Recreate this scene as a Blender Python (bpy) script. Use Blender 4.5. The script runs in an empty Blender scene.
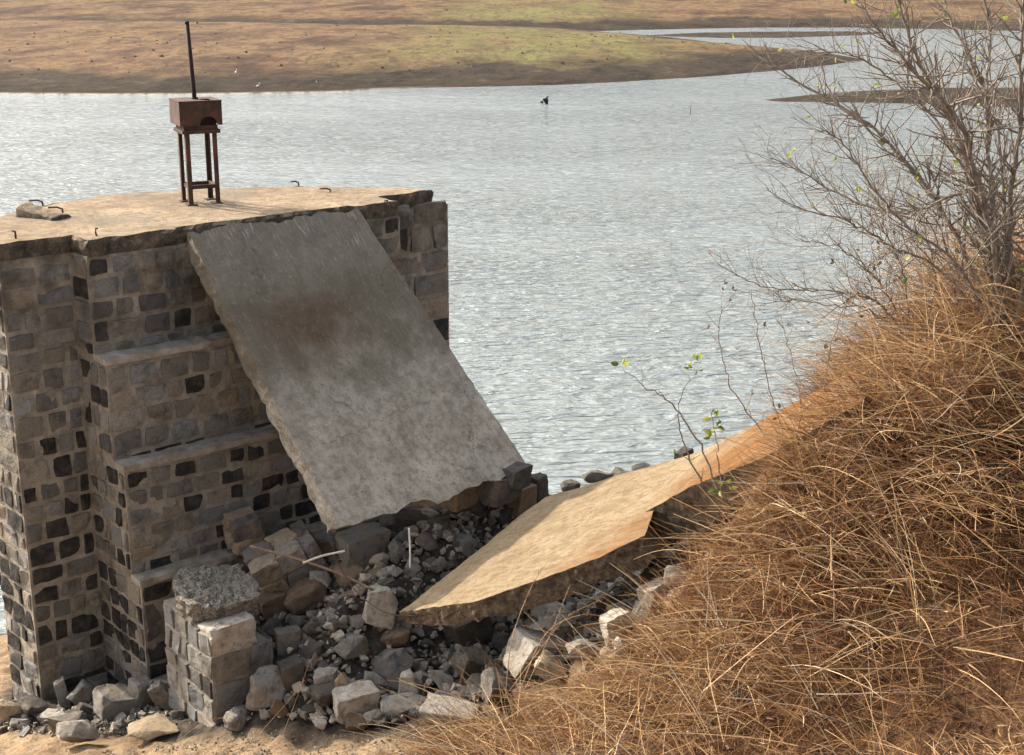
import bpy, bmesh, math, random
import numpy as np
from mathutils import Vector, Matrix, noise as mnoise

random.seed(11)
RNG = np.random.default_rng(11)
SC = bpy.context.scene
COL = SC.collection

# ------------------------------------------------------------------ camera
FPX, CX, CY, HCAM = 1450.0, 512.0, 377.5, 8.0
PITCH = math.atan((CY + 40) / FPX)
cam_d = bpy.data.cameras.new('camera')
cam = bpy.data.objects.new('camera', cam_d)
COL.objects.link(cam)
cam.location = (0, 0, HCAM)
cam.rotation_euler = (math.pi / 2 - PITCH, 0, 0)
cam_d.sensor_width = 36.0
cam_d.lens = 36.0 * FPX / 1024.0
cam_d.clip_start, cam_d.clip_end = 0.1, 9000
SC.camera = cam

# ------------------------------------------------------------------ light
SUN_EL = math.radians(33)
SUN_AZ = math.radians(-56)            # clockwise from +Y
world = bpy.data.worlds.new('World')
SC.world = world
world.use_nodes = True
_n = world.node_tree.nodes
sky = _n.new('ShaderNodeTexSky')
sky.sky_type = 'NISHITA'
sky.sun_disc = False
sky.sun_elevation, sky.sun_rotation = SUN_EL, SUN_AZ
sky.air_density, sky.dust_density, sky.ozone_density = 1.0, 5.0, 1.0
_hs = _n.new('ShaderNodeHueSaturation')          # a hazy, whitish sky
_hs.inputs['Saturation'].default_value = 0.45
world.node_tree.links.new(sky.outputs[0], _hs.inputs['Color'])
world.node_tree.links.new(_hs.outputs[0], _n['Background'].inputs[0])
_n['Background'].inputs[1].default_value = 0.148
sun_d = bpy.data.lights.new('sun', 'SUN')
sun_d.energy = 3.3
sun_d.angle = math.radians(0.6)
sun_d.color = (1.0, 0.88, 0.72)
sun = bpy.data.objects.new('sun', sun_d)
COL.objects.link(sun)
SDIR = Vector((math.sin(SUN_AZ) * math.cos(SUN_EL), math.cos(SUN_AZ) * math.cos(SUN_EL), math.sin(SUN_EL)))
sun.rotation_euler = SDIR.to_track_quat('Z', 'Y').to_euler()
vs = SC.view_settings
vs.view_transform, vs.look, vs.exposure, vs.gamma = 'Standard', 'None', 1.38, 1.0
vs.use_curve_mapping = False

# ------------------------------------------------------------------ measuring helpers
def ray(u, v):
    x = (u - CX) / FPX
    y = -(v - CY) / FPX
    return np.array([x, math.cos(PITCH) + y * math.sin(PITCH), -math.sin(PITCH) + y * math.cos(PITCH)])
CAMP = np.array([0, 0, HCAM])
def hz(u, v, z):
    d = ray(u, v)
    return d * ((z - HCAM) / d[2]) + CAMP
def at(u, v, Y):
    d = ray(u, v)
    return d * (Y / d[1]) + CAMP
def onplane(u, v, o, n):
    d = ray(u, v)
    return d * (((o - CAMP) @ n) / (d @ n)) + CAMP

# ------------------------------------------------------------------ object helpers
def tag(o, label=None, cat=None, group=None, kind=None):
    if label: o['label'] = label
    if cat: o['category'] = cat
    if group: o['group'] = group
    if kind: o['kind'] = kind
    return o
def link(name, me, mats, parent=None):
    o = bpy.data.objects.new(name, me)
    COL.objects.link(o)
    for m in (mats if isinstance(mats, (list, tuple)) else [mats]):
        me.materials.append(m)
    if parent is not None:
        o.parent = parent
    return o
def empty(name, loc, rz=0.0):
    o = bpy.data.objects.new(name, None)
    COL.objects.link(o)
    o.location = loc
    o.rotation_euler = (0, 0, rz)
    o.empty_display_size = 0.2
    return o
def mesh_np(name, V, F, smooth=False, attrs=None):
    """V (n,3); F list of index arrays (m,k) of one k, or a list of lists"""
    me = bpy.data.meshes.new(name)
    V = np.asarray(V, dtype=np.float32)
    if isinstance(F, np.ndarray):
        k = F.shape[1]
        me.vertices.add(len(V)); me.vertices.foreach_set('co', V.ravel())
        me.loops.add(F.size); me.loops.foreach_set('vertex_index', F.astype(np.int32).ravel())
        me.polygons.add(len(F))
        me.polygons.foreach_set('loop_start', np.arange(0, F.size, k, dtype=np.int32))
        me.update(calc_edges=True)
    else:
        me.from_pydata(V.tolist(), [], F)
        me.update()
    if smooth:
        me.polygons.foreach_set('use_smooth', np.ones(len(me.polygons), dtype=bool))
    for an, arr in (attrs or {}).items():
        a = me.attributes.new(an, 'FLOAT', 'POINT')
        a.data.foreach_set('value', np.asarray(arr, dtype=np.float32))
    me.validate()
    return me
def nz(p, s=1.0, o=0.0):
    return mnoise.noise(Vector((p[0] * s + o, p[1] * s - o, p[2] * s + 2 * o)))

class MB:
    """collects pieces of one mesh"""
    def __init__(s): s.v, s.f, s.t, s.mi = [], [], [], []
    def add(s, verts, faces, tint=0.5, mi=0):
        b = len(s.v)
        s.v += [tuple(map(float, p)) for p in verts]
        s.t += [tint] * len(verts)
        s.f += [[i + b for i in fc] for fc in faces]
        s.mi += [mi] * len(faces)
    def box(s, x0, x1, y0, y1, z0, z1, M=None, tint=0.5, mi=0):
        vs_ = [(x, y, z) for z in (z0, z1) for y in (y0, y1) for x in (x0, x1)]
        if M is not None: vs_ = [tuple(M @ Vector(p)) for p in vs_]
        s.add(vs_, [[0, 2, 3, 1], [4, 5, 7, 6], [0, 1, 5, 4], [2, 6, 7, 3], [0, 4, 6, 2], [1, 3, 7, 5]], tint, mi)
    def tube(s, pts, rad, sides=6, tint=0.5, mi=0, caps=True):
        pts = [Vector(p) for p in pts]
        n = len(pts)
        if not hasattr(rad, '__len__'): rad = [rad] * n
        vs_ = []
        up = Vector((0, 0, 1))
        for i, p in enumerate(pts):
            t = (pts[min(i + 1, n - 1)] - pts[max(i - 1, 0)])
            if t.length < 1e-9: t = Vector((0, 0, 1))
            t.normalize()
            a = t.cross(up)
            if a.length < 0.2: a = t.cross(Vector((1, 0, 0)))
            a.normalize(); b = t.cross(a)
            for k in range(sides):
                w = 2 * math.pi * k / sides
                vs_.append(p + (a * math.cos(w) + b * math.sin(w)) * rad[i])
        fs = []
        for i in range(n - 1):
            for k in range(sides):
                k2 = (k + 1) % sides
                fs.append([i * sides + k, i * sides + k2, (i + 1) * sides + k2, (i + 1) * sides + k])
        if caps:
            fs.append(list(range(sides))[::-1]); fs.append([(n - 1) * sides + k for k in range(sides)])
        s.add(vs_, fs, tint, mi)
    def build(s, name, mats, parent=None, smooth=False):
        me = mesh_np(name, s.v, s.f, smooth, {'tint': s.t})
        o = link(name, me, mats, parent)
        if any(s.mi): me.polygons.foreach_set('material_index', np.array(s.mi, dtype=np.int32))
        return o

# ------------------------------------------------------------------ material helpers
class Mat:
    def __init__(s, name, rough=0.9, spec=0.2):
        s.m = bpy.data.materials.new(name); s.m.use_nodes = True
        s.nt = s.m.node_tree; s.b = s.nt.nodes['Principled BSDF']
        s.b.inputs['Roughness'].default_value = rough
        s.b.inputs['Specular IOR Level'].default_value = spec
    def n(s, t, **kw):
        nd = s.nt.nodes.new(t)
        for k, v in kw.items():
            if k in nd.inputs: nd.inputs[k].default_value = v
            else: setattr(nd, k, v)
        return nd
    def l(s, a, b): s.nt.links.new(a, b)
    def coord(s, kind='Object', scale=(1, 1, 1), rot=(0, 0, 0)):
        c = s.n('ShaderNodeTexCoord'); mp = s.n('ShaderNodeMapping')
        mp.inputs['Scale'].default_value = scale; mp.inputs['Rotation'].default_value = rot
        s.l(c.outputs[kind], mp.inputs['Vector']); return mp.outputs['Vector']
    def pos(s, scale=(1, 1, 1)):
        c = s.n('ShaderNodeNewGeometry'); mp = s.n('ShaderNodeMapping'); mp.inputs['Scale'].default_value = scale
        s.l(c.outputs['Position'], mp.inputs['Vector']); return mp.outputs['Vector']
    def noise(s, vec, scale, detail=5, rough=0.6, dist=0.0):
        nd = s.n('ShaderNodeTexNoise', Scale=scale, Detail=detail, Roughness=rough, Distortion=dist)
        s.l(vec, nd.inputs['Vector']); return nd.outputs['Fac']
    def voro(s, vec, scale, out='Distance', feature='F1'):
        nd = s.n('ShaderNodeTexVoronoi'); nd.feature = feature; nd.inputs['Scale'].default_value = scale
        s.l(vec, nd.inputs['Vector']); return nd.outputs[out]
    def ramp(s, fac, stops, interp='LINEAR'):
        nd = s.n('ShaderNodeValToRGB'); cr = nd.color_ramp; cr.interpolation = interp
        while len(cr.elements) < len(stops): cr.elements.new(0.5)
        for e, (p, c) in zip(cr.elements, stops):
            e.position = p
            e.color = (c[0], c[1], c[2], 1) if hasattr(c, '__len__') else (c, c, c, 1)
        s.l(fac, nd.inputs['Fac']); return nd.outputs['Color']
    def mix(s, fac, a, b, blend='MIX'):
        nd = s.n('ShaderNodeMix', data_type='RGBA', blend_type=blend)
        for sock, val in ((nd.inputs[0], fac), (nd.inputs[6], a), (nd.inputs[7], b)):
            if hasattr(val, 'links') or isinstance(val, bpy.types.NodeSocket): s.l(val, sock)
            elif sock == nd.inputs[0]: sock.default_value = val
            else: sock.default_value = (val[0], val[1], val[2], 1)
        return nd.outputs[2]
    def math(s, op, a, b=0.0, c=None, clamp=False):
        nd = s.n('ShaderNodeMath', operation=op); nd.use_clamp = clamp
        for i, val in enumerate((a, b) if c is None else (a, b, c)):
            if isinstance(val, bpy.types.NodeSocket): s.l(val, nd.inputs[i])
            else: nd.inputs[i].default_value = val
        return nd.outputs[0]
    def attr(s, name):
        nd = s.n('ShaderNodeAttribute'); nd.attribute_name = name; return nd.outputs['Fac']
    def rnd(s): return s.n('ShaderNodeObjectInfo').outputs['Random']
    def color(s, c):
        if isinstance(c, bpy.types.NodeSocket): s.l(c, s.b.inputs['Base Color'])
        else: s.b.inputs['Base Color'].default_value = (c[0], c[1], c[2], 1)
    def bump(s, h, dist=0.01, strength=1.0, prev=None):
        nd = s.n('ShaderNodeBump', Distance=dist, Strength=strength)
        s.l(h, nd.inputs['Height'])
        if prev is not None: s.l(prev, nd.inputs['Normal'])
        s.l(nd.outputs['Normal'], s.b.inputs['Normal']); return nd.outputs['Normal']
    def sep(s, vec):
        nd = s.n('ShaderNodeSeparateXYZ'); s.l(vec, nd.inputs[0]); return nd.outputs

def band(M, x, c, w, soft):
    """1 inside |x-c|<w, soft edge"""
    d = M.math('ABSOLUTE', M.math('SUBTRACT', x, c))
    return M.math('DIVIDE', M.math('SUBTRACT', w + soft, d), soft, clamp=True)

# masonry stone
def mat_wallstone():
    M = Mat('wall stone', 0.92, 0.15)
    t = M.attr('tint'); p = M.pos()
    base = M.ramp(t, [(0.0, (.016, .017, .019)), (.16, (.034, .035, .037)), (.22, (.10, .10, .096)), (.42, (.19, .182, .165)),
                      (.58, (.24, .21, .165)), (.72, (.20, .206, .21)), (.88, (.32, .31, .28)), (1.0, (.31, .24, .165))])
    n1 = M.noise(p, 9, 6, .7)
    c = M.mix(M.math('MULTIPLY', M.math('SUBTRACT', n1, .42, clamp=True), 1.5, clamp=True), base, (.21, .175, .13))
    c = M.mix(M.ramp(M.noise(p, 6, 5, .7), [(.5, 0), (.72, .75)]), c, (.04, .038, .035))
    c = M.mix(M.ramp(M.noise(p, 55, 4, .75), [(.5, 0), (.7, .5)]), c, (.05, .046, .042))
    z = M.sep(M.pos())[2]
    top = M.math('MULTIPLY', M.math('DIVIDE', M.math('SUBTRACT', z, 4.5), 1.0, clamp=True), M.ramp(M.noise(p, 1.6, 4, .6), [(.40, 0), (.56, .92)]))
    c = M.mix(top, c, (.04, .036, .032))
    M.color(c)
    M.bump(M.noise(p, 20, 6, .75), .04, 1.0)
    return M.m
def mat_mortar():
    M = Mat('brown mortar', 0.95, 0.1)
    p = M.pos()
    c = M.ramp(M.noise(p, 5, 6, .7), [(.3, (.14, .122, .10)), (.5, (.30, .265, .215)), (.7, (.45, .405, .335))])
    z = M.sep(M.pos())[2]
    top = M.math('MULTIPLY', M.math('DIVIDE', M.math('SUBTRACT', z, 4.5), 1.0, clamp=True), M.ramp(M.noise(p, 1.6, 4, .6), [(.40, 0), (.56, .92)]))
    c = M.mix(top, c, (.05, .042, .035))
    M.color(c)
    M.bump(M.noise(p, 22, 6, .75), .04, 1.0)
    return M.m
def mat_topconcrete():
    M = Mat('sandy concrete cap', 0.95, 0.1)
    p = M.pos()
    c = M.ramp(M.noise(p, 2.2, 7, .7), [(.3, (.17, .115, .072)), (.45, (.285, .215, .14)), (.58, (.355, .275, .185)), (.72, (.43, .345, .245))])
    c = M.mix(M.ramp(M.noise(p, 11, 6, .78), [(.46, 0), (.64, .85)]), c, (.15, .105, .07))
    c = M.mix(M.ramp(M.noise(p, 1.3, 5, .7), [(.46, 0), (.62, .6)]), c, (.175, .15, .12))
    # dark edge faces: colour darkens where the cap's faces do not point up
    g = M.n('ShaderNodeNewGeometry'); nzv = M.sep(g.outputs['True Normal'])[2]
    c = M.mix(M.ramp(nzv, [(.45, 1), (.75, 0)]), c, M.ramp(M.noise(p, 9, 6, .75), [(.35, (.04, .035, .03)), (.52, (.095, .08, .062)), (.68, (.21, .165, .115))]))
    M.color(c)
    M.bump(M.noise(p, 28, 8, .75), .03, 1.0)
    return M.m
def mat_slab_grey():
    M = Mat('weathered grey concrete', 0.93, 0.15)
    o = M.coord('Object'); xyz = M.sep(o); s_, t_ = xyz[0], xyz[1]
    c = M.ramp(M.noise(o, 3.0, 7, .7), [(.3, (.29, .262, .21)), (.5, (.46, .42, .345)), (.7, (.59, .545, .46))])
    # black lichen on the upper part
    w = M.math('ADD', s_, M.math('MULTIPLY', M.math('SUBTRACT', M.noise(o, 1.6, 5, .65), .5), 2.4))
    dark = M.ramp(M.math('DIVIDE', w, 3.0), [(.0, .78), (.22, .82), (.33, 1.0), (.45, .85), (.62, .36), (.86, 0.0)])
    c = M.mix(M.math('MULTIPLY', dark, .85), c, (.085, .073, .044))
    # pale streaks near the top and the right edge, running down the slope
    st = M.noise(M.coord('Object', (1.3, 11, 1)), 3.4, 4, .6)
    edge = M.ramp(M.math('ADD', M.math('DIVIDE', s_, 1.3), M.math('MULTIPLY', M.noise(o, 2.2, 2, .5), .5)), [(.15, 1), (.8, 0.1)])
    c = M.mix(M.math('MULTIPLY', M.ramp(st, [(.55, 0), (.63, 1)]), M.math('MULTIPLY', edge, M.ramp(M.noise(o, 2.6, 4, .6), [(.4, .1), (.62, .8)]))), c, (.60, .585, .54))
    c = M.mix(M.ramp(M.noise(o, 11, 6, .75), [(.45, 0), (.62, .55)]), c, (.16, .135, .10))
    c = M.mix(M.ramp(M.noise(M.coord('Object', (1.5, 4, 1)), 6, 6, .75), [(.55, 0), (.7, .4)]), c, (.44, .41, .35))
    # rusty patch
    dx = M.math('MULTIPLY', M.math('SUBTRACT', s_, 1.15), 1.9)
    dy = M.math('MULTIPLY', M.math('SUBTRACT', t_, .72), 1.15)
    r = M.math('SQRT', M.math('ADD', M.math('MULTIPLY', dx, dx), M.math('MULTIPLY', dy, dy)))
    r = M.math('ADD', r, M.math('MULTIPLY', M.math('SUBTRACT', M.noise(o, 4.5, 5, .65), .5), 1.6))
    c = M.mix(M.math('MULTIPLY', M.ramp(r, [(.2, .8), (1.1, 0)]), M.ramp(M.noise(o, 9, 6, .75), [(.35, .25), (.6, 1)])), c, (.105, .052, .026))
    # speckle and pits
    c = M.mix(M.ramp(M.noise(o, 34, 4, .7), [(.58, 0), (.7, .8)]), c, (.11, .10, .09))
    c = M.mix(M.ramp(M.noise(o, 60, 3, .6), [(.64, 0), (.72, .45)]), c, (.50, .48, .43))
    # the crack
    cl = M.math('SUBTRACT', s_, M.math('ADD', 2.33, M.math('MULTIPLY', M.math('SUBTRACT', M.noise(M.coord('Object', (0, 1, 0)), 2.6, 6, .6), .5), .4)))
    cl = M.math('ADD', cl, M.math('MULTIPLY', t_, .13))
    c = M.mix(M.math('MULTIPLY', M.math('MULTIPLY', band(M, cl, 0.0, .0015, .0045), M.ramp(M.noise(o, 4, 3, .6), [(.4, .25), (.55, 1)])), .6), c, (.05, .045, .04))
    wv = M.n('ShaderNodeVectorMath'); wv.operation = 'ADD'
    nz_ = M.n('ShaderNodeTexNoise', Scale=3.0, Detail=6, Roughness=.65); M.l(o, nz_.inputs['Vector'])
    sc_ = M.n('ShaderNodeVectorMath'); sc_.operation = 'SCALE'; sc_.inputs['Scale'].default_value = .35
    M.l(nz_.outputs['Color'], sc_.inputs[0]); M.l(o, wv.inputs[0]); M.l(sc_.outputs[0], wv.inputs[1])
    ve = M.voro(wv.outputs[0], .85, 'Distance', 'DISTANCE_TO_EDGE')
    hair = M.math('MULTIPLY', M.ramp(ve, [(.0, 1), (.006, 0)]), M.ramp(M.noise(o, 1.7, 2, .5), [(.45, 0), (.58, .7)]))
    c = M.mix(hair, c, (.07, .06, .05))
    M.color(c)
    nrm = M.bump(M.noise(o, 26, 7, .78), .03, 1.0)
    M.bump(M.noise(o, 4, 4, .6), .05, .6, nrm)
    return M.m
def mat_slab_tan():
    M = Mat('silt coated concrete', 0.95, 0.1)
    o = M.coord('Object'); xyz = M.sep(o); s_, t_ = xyz[0], xyz[1]
    c = M.ramp(M.noise(M.coord('Object', (1, 1.5, 1)), 3.4, 8, .75), [(.3, (.23, .165, .095)), (.5, (.36, .272, .165)), (.7, (.47, .375, .25))])
    w = M.math('ADD', s_, M.math('MULTIPLY', M.math('SUBTRACT', M.noise(o, 2.2, 5, .6), .5), 1.5))
    tt = M.math('DIVIDE', M.math('SUBTRACT', M.math('SUBTRACT', w, M.math('MULTIPLY', t_, .30)), 1.3), .7, clamp=True)
    c = M.mix(M.math('MULTIPLY', tt, M.ramp(M.noise(M.coord('Object', (1, 3, 1)), 2.0, 4, .6), [(.3, .55), (.55, 1)])), c, M.ramp(M.noise(M.coord('Object', (1, 2.5, 1)), 6, 6, .75), [(.35, (.13, .055, .018)), (.52, (.26, .11, .03)), (.68, (.35, .18, .065))]))
    c = M.mix(M.ramp(M.noise(M.coord('Object', (1, 1.3, 1)), 12, 7, .8), [(.47, 0), (.64, .8)]), c, (.19, .14, .088))
    c = M.mix(M.ramp(M.noise(o, 42, 4, .75), [(.56, 0), (.68, .8)]), c, (.15, .105, .065))
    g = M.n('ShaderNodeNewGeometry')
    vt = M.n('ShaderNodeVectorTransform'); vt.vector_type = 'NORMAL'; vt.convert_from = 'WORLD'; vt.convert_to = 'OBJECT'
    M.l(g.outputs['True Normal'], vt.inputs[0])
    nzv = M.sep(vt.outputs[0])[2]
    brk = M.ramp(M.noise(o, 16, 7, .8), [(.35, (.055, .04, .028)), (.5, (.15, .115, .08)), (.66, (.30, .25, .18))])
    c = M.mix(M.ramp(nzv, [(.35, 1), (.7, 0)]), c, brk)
    M.color(c)
    nrm = M.bump(M.noise(M.coord('Object', (1, 1.2, 1)), 22, 8, .8), .045, 1.0)
    M.bump(M.noise(M.coord('Object', (1, 1.6, 1)), 5, 5, .65), .05, .7, nrm)
    return M.m
def mat_rock(name, ramp_, bump=.025, dusty=.5):
    M = Mat(name, 0.9, 0.2)
    o = M.coord('Object'); p = M.pos()
    ofs = M.n('ShaderNodeVectorMath'); ofs.operation = 'ADD'
    rn = M.rnd(); cmb = M.n('ShaderNodeCombineXYZ')
    for i in range(3): M.l(M.math('MULTIPLY', rn, 37.0), cmb.inputs[i])
    M.l(p, ofs.inputs[0]); M.l(cmb.outputs[0], ofs.inputs[1]); v = ofs.outputs[0]
    base = M.ramp(rn, ramp_)
    c = M.mix(M.ramp(M.noise(v, 7, 6, .7), [(.40, 0), (.66, .85 if dusty > .35 else .25)]), base, (.29, .235, .17))
    c = M.mix(M.ramp(M.noise(v, 15, 6, .78), [(.50, 0), (.66, .7)]), c, (.06, .055, .05))
    c = M.mix(M.math('MULTIPLY', M.ramp(M.noise(v, 3, 4, .6), [(.5, 0), (.75, 1)]), dusty), c, (.33, .25, .16))
    M.color(c)
    nrm = M.bump(M.noise(v, 24, 7, .8), bump * 1.5, 1.0)
    M.bump(M.noise(v, 8, 5, .65), bump * 2.2, .7, nrm)
    return M.m
def mat_rust():
    M = Mat('rusted iron', 0.85, 0.3)
    o = M.pos()
    c = M.ramp(M.noise(o, 7, 7, .7), [(.3, (.022, .015, .012)), (.5, (.055, .03, .021)), (.68, (.12, .044, .033))])
    M.color(c); M.bump(M.noise(o, 60, 6, .7), .006, .8); return M.m
def mat_plain(name, ramp_, scale=12, rough=.9, bump=.006, attr=None):
    M = Mat(name, rough, 0.15); o = M.pos()
    c = M.ramp(M.noise(o, scale, 5, .7) if attr is None else M.attr(attr), ramp_)
    M.color(c)
    if bump: M.bump(M.noise(o, scale * 3, 5, .7), bump, .8)
    return M.m
def mat_strand(name, ramp_, rough=.7, trans=0.25):
    M = Mat(name, rough, 0.25)
    c = M.ramp(M.attr('tint'), ramp_)
    M.color(c)
    if trans:
        tr = M.n('ShaderNodeBsdfTranslucent'); M.l(c, tr.inputs['Color'])
        mx = M.n('ShaderNodeMixShader'); mx.inputs[0].default_value = trans
        M.l(M.b.outputs[0], mx.inputs[1]); M.l(tr.outputs[0], mx.inputs[2])
        M.l(mx.outputs[0], M.nt.nodes['Material Output'].inputs['Surface'])
    return M.m
def mat_bank():
    M = Mat('bank soil', 0.97, 0.1); p = M.pos()
    soil = M.ramp(M.noise(p, 1.7, 7, .7), [(.3, (.16, .105, .062)), (.5, (.27, .19, .115)), (.7, (.37, .275, .175))])
    soil = M.mix(M.ramp(M.noise(p, 30, 5, .7), [(.5, 0), (.66, .8)]), soil, (.13, .085, .05))
    rub = M.ramp(M.noise(p, 9, 6, .7), [(.35, (.03, .026, .022)), (.55, (.075, .062, .048)), (.7, (.14, .115, .088))])
    x = M.attr('rubble')
    c = M.mix(x, soil, rub)
    lit = M.ramp(M.noise(p, 22, 6, .75), [(.35, (.04, .022, .014)), (.55, (.12, .065, .032)), (.7, (.25, .15, .075))])
    c = M.mix(M.attr('litter'), c, lit)
    M.color(c)
    nrm = M.bump(M.noise(p, 40, 8, .75), .02, 1.0)
    M.bump(M.noise(p, 7, 5, .65), .06, .8, nrm)
    return M.m
def mat_far():
    M = Mat('far dry grassland', 0.97, 0.05)
    p = M.pos((1, 1, 1)); pn = M.pos((.012, .05, 1))
    z = M.sep(M.pos())[2]
    h = M.math('ADD', z, M.math('MULTIPLY', M.math('SUBTRACT', M.noise(M.pos((.06, .04, .0)), 2, 7, .7), .5), 1.9))
    strat = M.noise(M.pos((.045, .016, .5)), 3.0, 8, .75)
    brown = M.ramp(strat, [(.32, (.038, .028, .022)), (.42, (.07, .043, .029)), (.49, (.12, .074, .045)), (.56, (.175, .117, .063)), (.62, (.095, .058, .037)), (.70, (.165, .11, .058))])
    mud = M.ramp(M.noise(M.pos((.12, .05, 1.0)), 2.5, 7, .75), [(.35, (.022, .019, .015)), (.6, (.052, .042, .031)), (.75, (.105, .083, .058))])
    green = M.ramp(M.noise(M.pos((.05, .2, 0)), 3, 5, .7), [(.35, (.115, .105, .045)), (.65, (.16, .155, .06))])
    c = M.mix(M.ramp(M.math('DIVIDE', h, 3.0), [(.22, 0), (.34, 1)]), mud, brown)
    gband = M.math('MULTIPLY', band(M, h, 1.35, .35, .35), M.math('MULTIPLY', band(M, M.sep(M.pos())[0], 3.0, 6.0, 12.0), M.ramp(M.noise(M.pos((.10, .03, 0)), 2.3, 5, .65), [(.3, .2), (.6, .95)])))
    c = M.mix(gband, c, green)
    c = M.mix(M.math('MULTIPLY', M.ramp(z, [(.02, 0.9), (.10, 0)]), band(M, M.sep(M.pos())[0], -40, 28, 8)), c, (.36, .33, .28))
    c = M.mix(M.ramp(M.noise(M.pos((.5, .16, 1)), 2.2, 6, .8), [(.49, 0), (.60, .75)]), c, (.06, .043, .032))
    M.color(c)
    M.bump(M.noise(M.pos((.3, .5, 1)), 2, 6, .7), .5, .6)
    return M.m
def mat_water():
    M = Mat('silty lake water', 0.09, 0.5)
    M.b.inputs['IOR'].default_value = 1.33
    M.color((.185, .212, .212))
    w1 = M.noise(M.pos((1.0, 2.6, 1)), 1.15, 3, .5, .3)
    w2 = M.noise(M.pos((1.0, 2.4, 1)), 3.2, 2, .5, .2)
    w3 = M.noise(M.pos((1.0, 3.0, 1)), .28, 2, .5)
    calm = M.ramp(M.noise(M.pos((.02, .05, 1)), 2.0, 3, .5), [(.35, .55), (.62, 1)])
    w1 = M.math('SUBTRACT', 1.0, M.math('ABSOLUTE', M.math('MULTIPLY', M.math('SUBTRACT', w1, .5), 2.6)))
    h = M.math('ADD', M.math('MULTIPLY', w1, .5), M.math('ADD', M.math('MULTIPLY', w2, .2), M.math('MULTIPLY', w3, 1.4)))
    M.bump(M.math('MULTIPLY', h, calm), .30, 1.0)
    return M.m

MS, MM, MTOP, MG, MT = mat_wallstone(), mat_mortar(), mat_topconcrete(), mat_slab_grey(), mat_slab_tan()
M_GREY = mat_rock('grey granite rubble', [(0, (.09, .09, .092)), (.35, (.19, .188, .18)), (.7, (.29, .28, .26)), (1, (.40, .37, .32))], .025, .4)
M_DARK = mat_rock('dark basalt rubble', [(0, (.035, .035, .037)), (.5, (.075, .072, .068)), (1, (.13, .118, .10))], .025, .3)
M_PALE = mat_rock('pale broken rock', [(0, (.36, .34, .30)), (.5, (.46, .43, .38)), (1, (.52, .47, .39))], .016, .4)
M_BROWN = mat_rock('brown river stone', [(0, (.13, .085, .055)), (.5, (.19, .13, .085)), (1, (.25, .18, .12))], .012, .3)
M_TAN = mat_rock('tan broken rock', [(0, (.36, .27, .17)), (.5, (.44, .34, .22)), (1, (.50, .41, .28))], .018, .5)
RUST = mat_rust()
MTREAD = mat_plain('dusty ledge mortar', [(.3, (.15, .125, .095)), (.5, (.27, .235, .19)), (.68, (.38, .34, .28))], 7, .95, .012)
ROCKMATS = {'grey': M_GREY, 'dark': M_DARK, 'pale': M_PALE, 'brown': M_BROWN, 'tan': M_TAN}

# ------------------------------------------------------------------ layout of the broken span
# slab two, broken span lying towards the bank
A2, B2, C2 = at(400, 612, 10.35), at(545, 497, 12.0), at(645, 535, 9.5)
n2 = np.cross(B2 - A2, C2 - A2); n2 /= np.linalg.norm(n2); n2 = n2 if n2[2] > 0 else -n2
t2 = (B2 - A2) / np.linalg.norm(B2 - A2); s2 = np.cross(t2, n2); s2 /= np.linalg.norm(s2)
PF0, PF1 = onplane(643, 514, A2, n2), onplane(684, 457, A2, n2)
fold = (PF1 - PF0) / np.linalg.norm(PF1 - PF0)
rot = Matrix.Rotation(math.radians(-13), 3, Vector(fold))
n3 = np.array(rot @ Vector(n2))
if n3 @ s2 > n2 @ s2: n3 = np.array(Matrix.Rotation(math.radians(13), 3, Vector(fold)) @ Vector(n2))
def rows_px(px, o, n): return [onplane(u, v, o, n) for u, v in px]
nearpx = [(400, 612), (470, 603), (540, 579), (600, 557), (645, 535)]
farpx = [(545, 497), (575, 488.5), (608, 478.5), (645, 468), (672, 460)]
near2 = [(643, 513), (690, 488), (757, 460), (800, 438), (862, 402)]
far2 = [(684, 457), (705, 449), (748, 428), (790, 405), (858, 368)]
def dens(l, n):
    out = []
    for i in range(len(l) - 1):
        for k in range(n): out.append(l[i] + (l[i + 1] - l[i]) * k / n)
    return out + [l[-1]]
na = dens(rows_px(nearpx, A2, n2), 12); fa = dens(rows_px(farpx, A2, n2), 12)
nb = dens(rows_px(near2, PF0, n3), 12); fb = dens(rows_px(far2, PF0, n3), 12)

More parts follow.
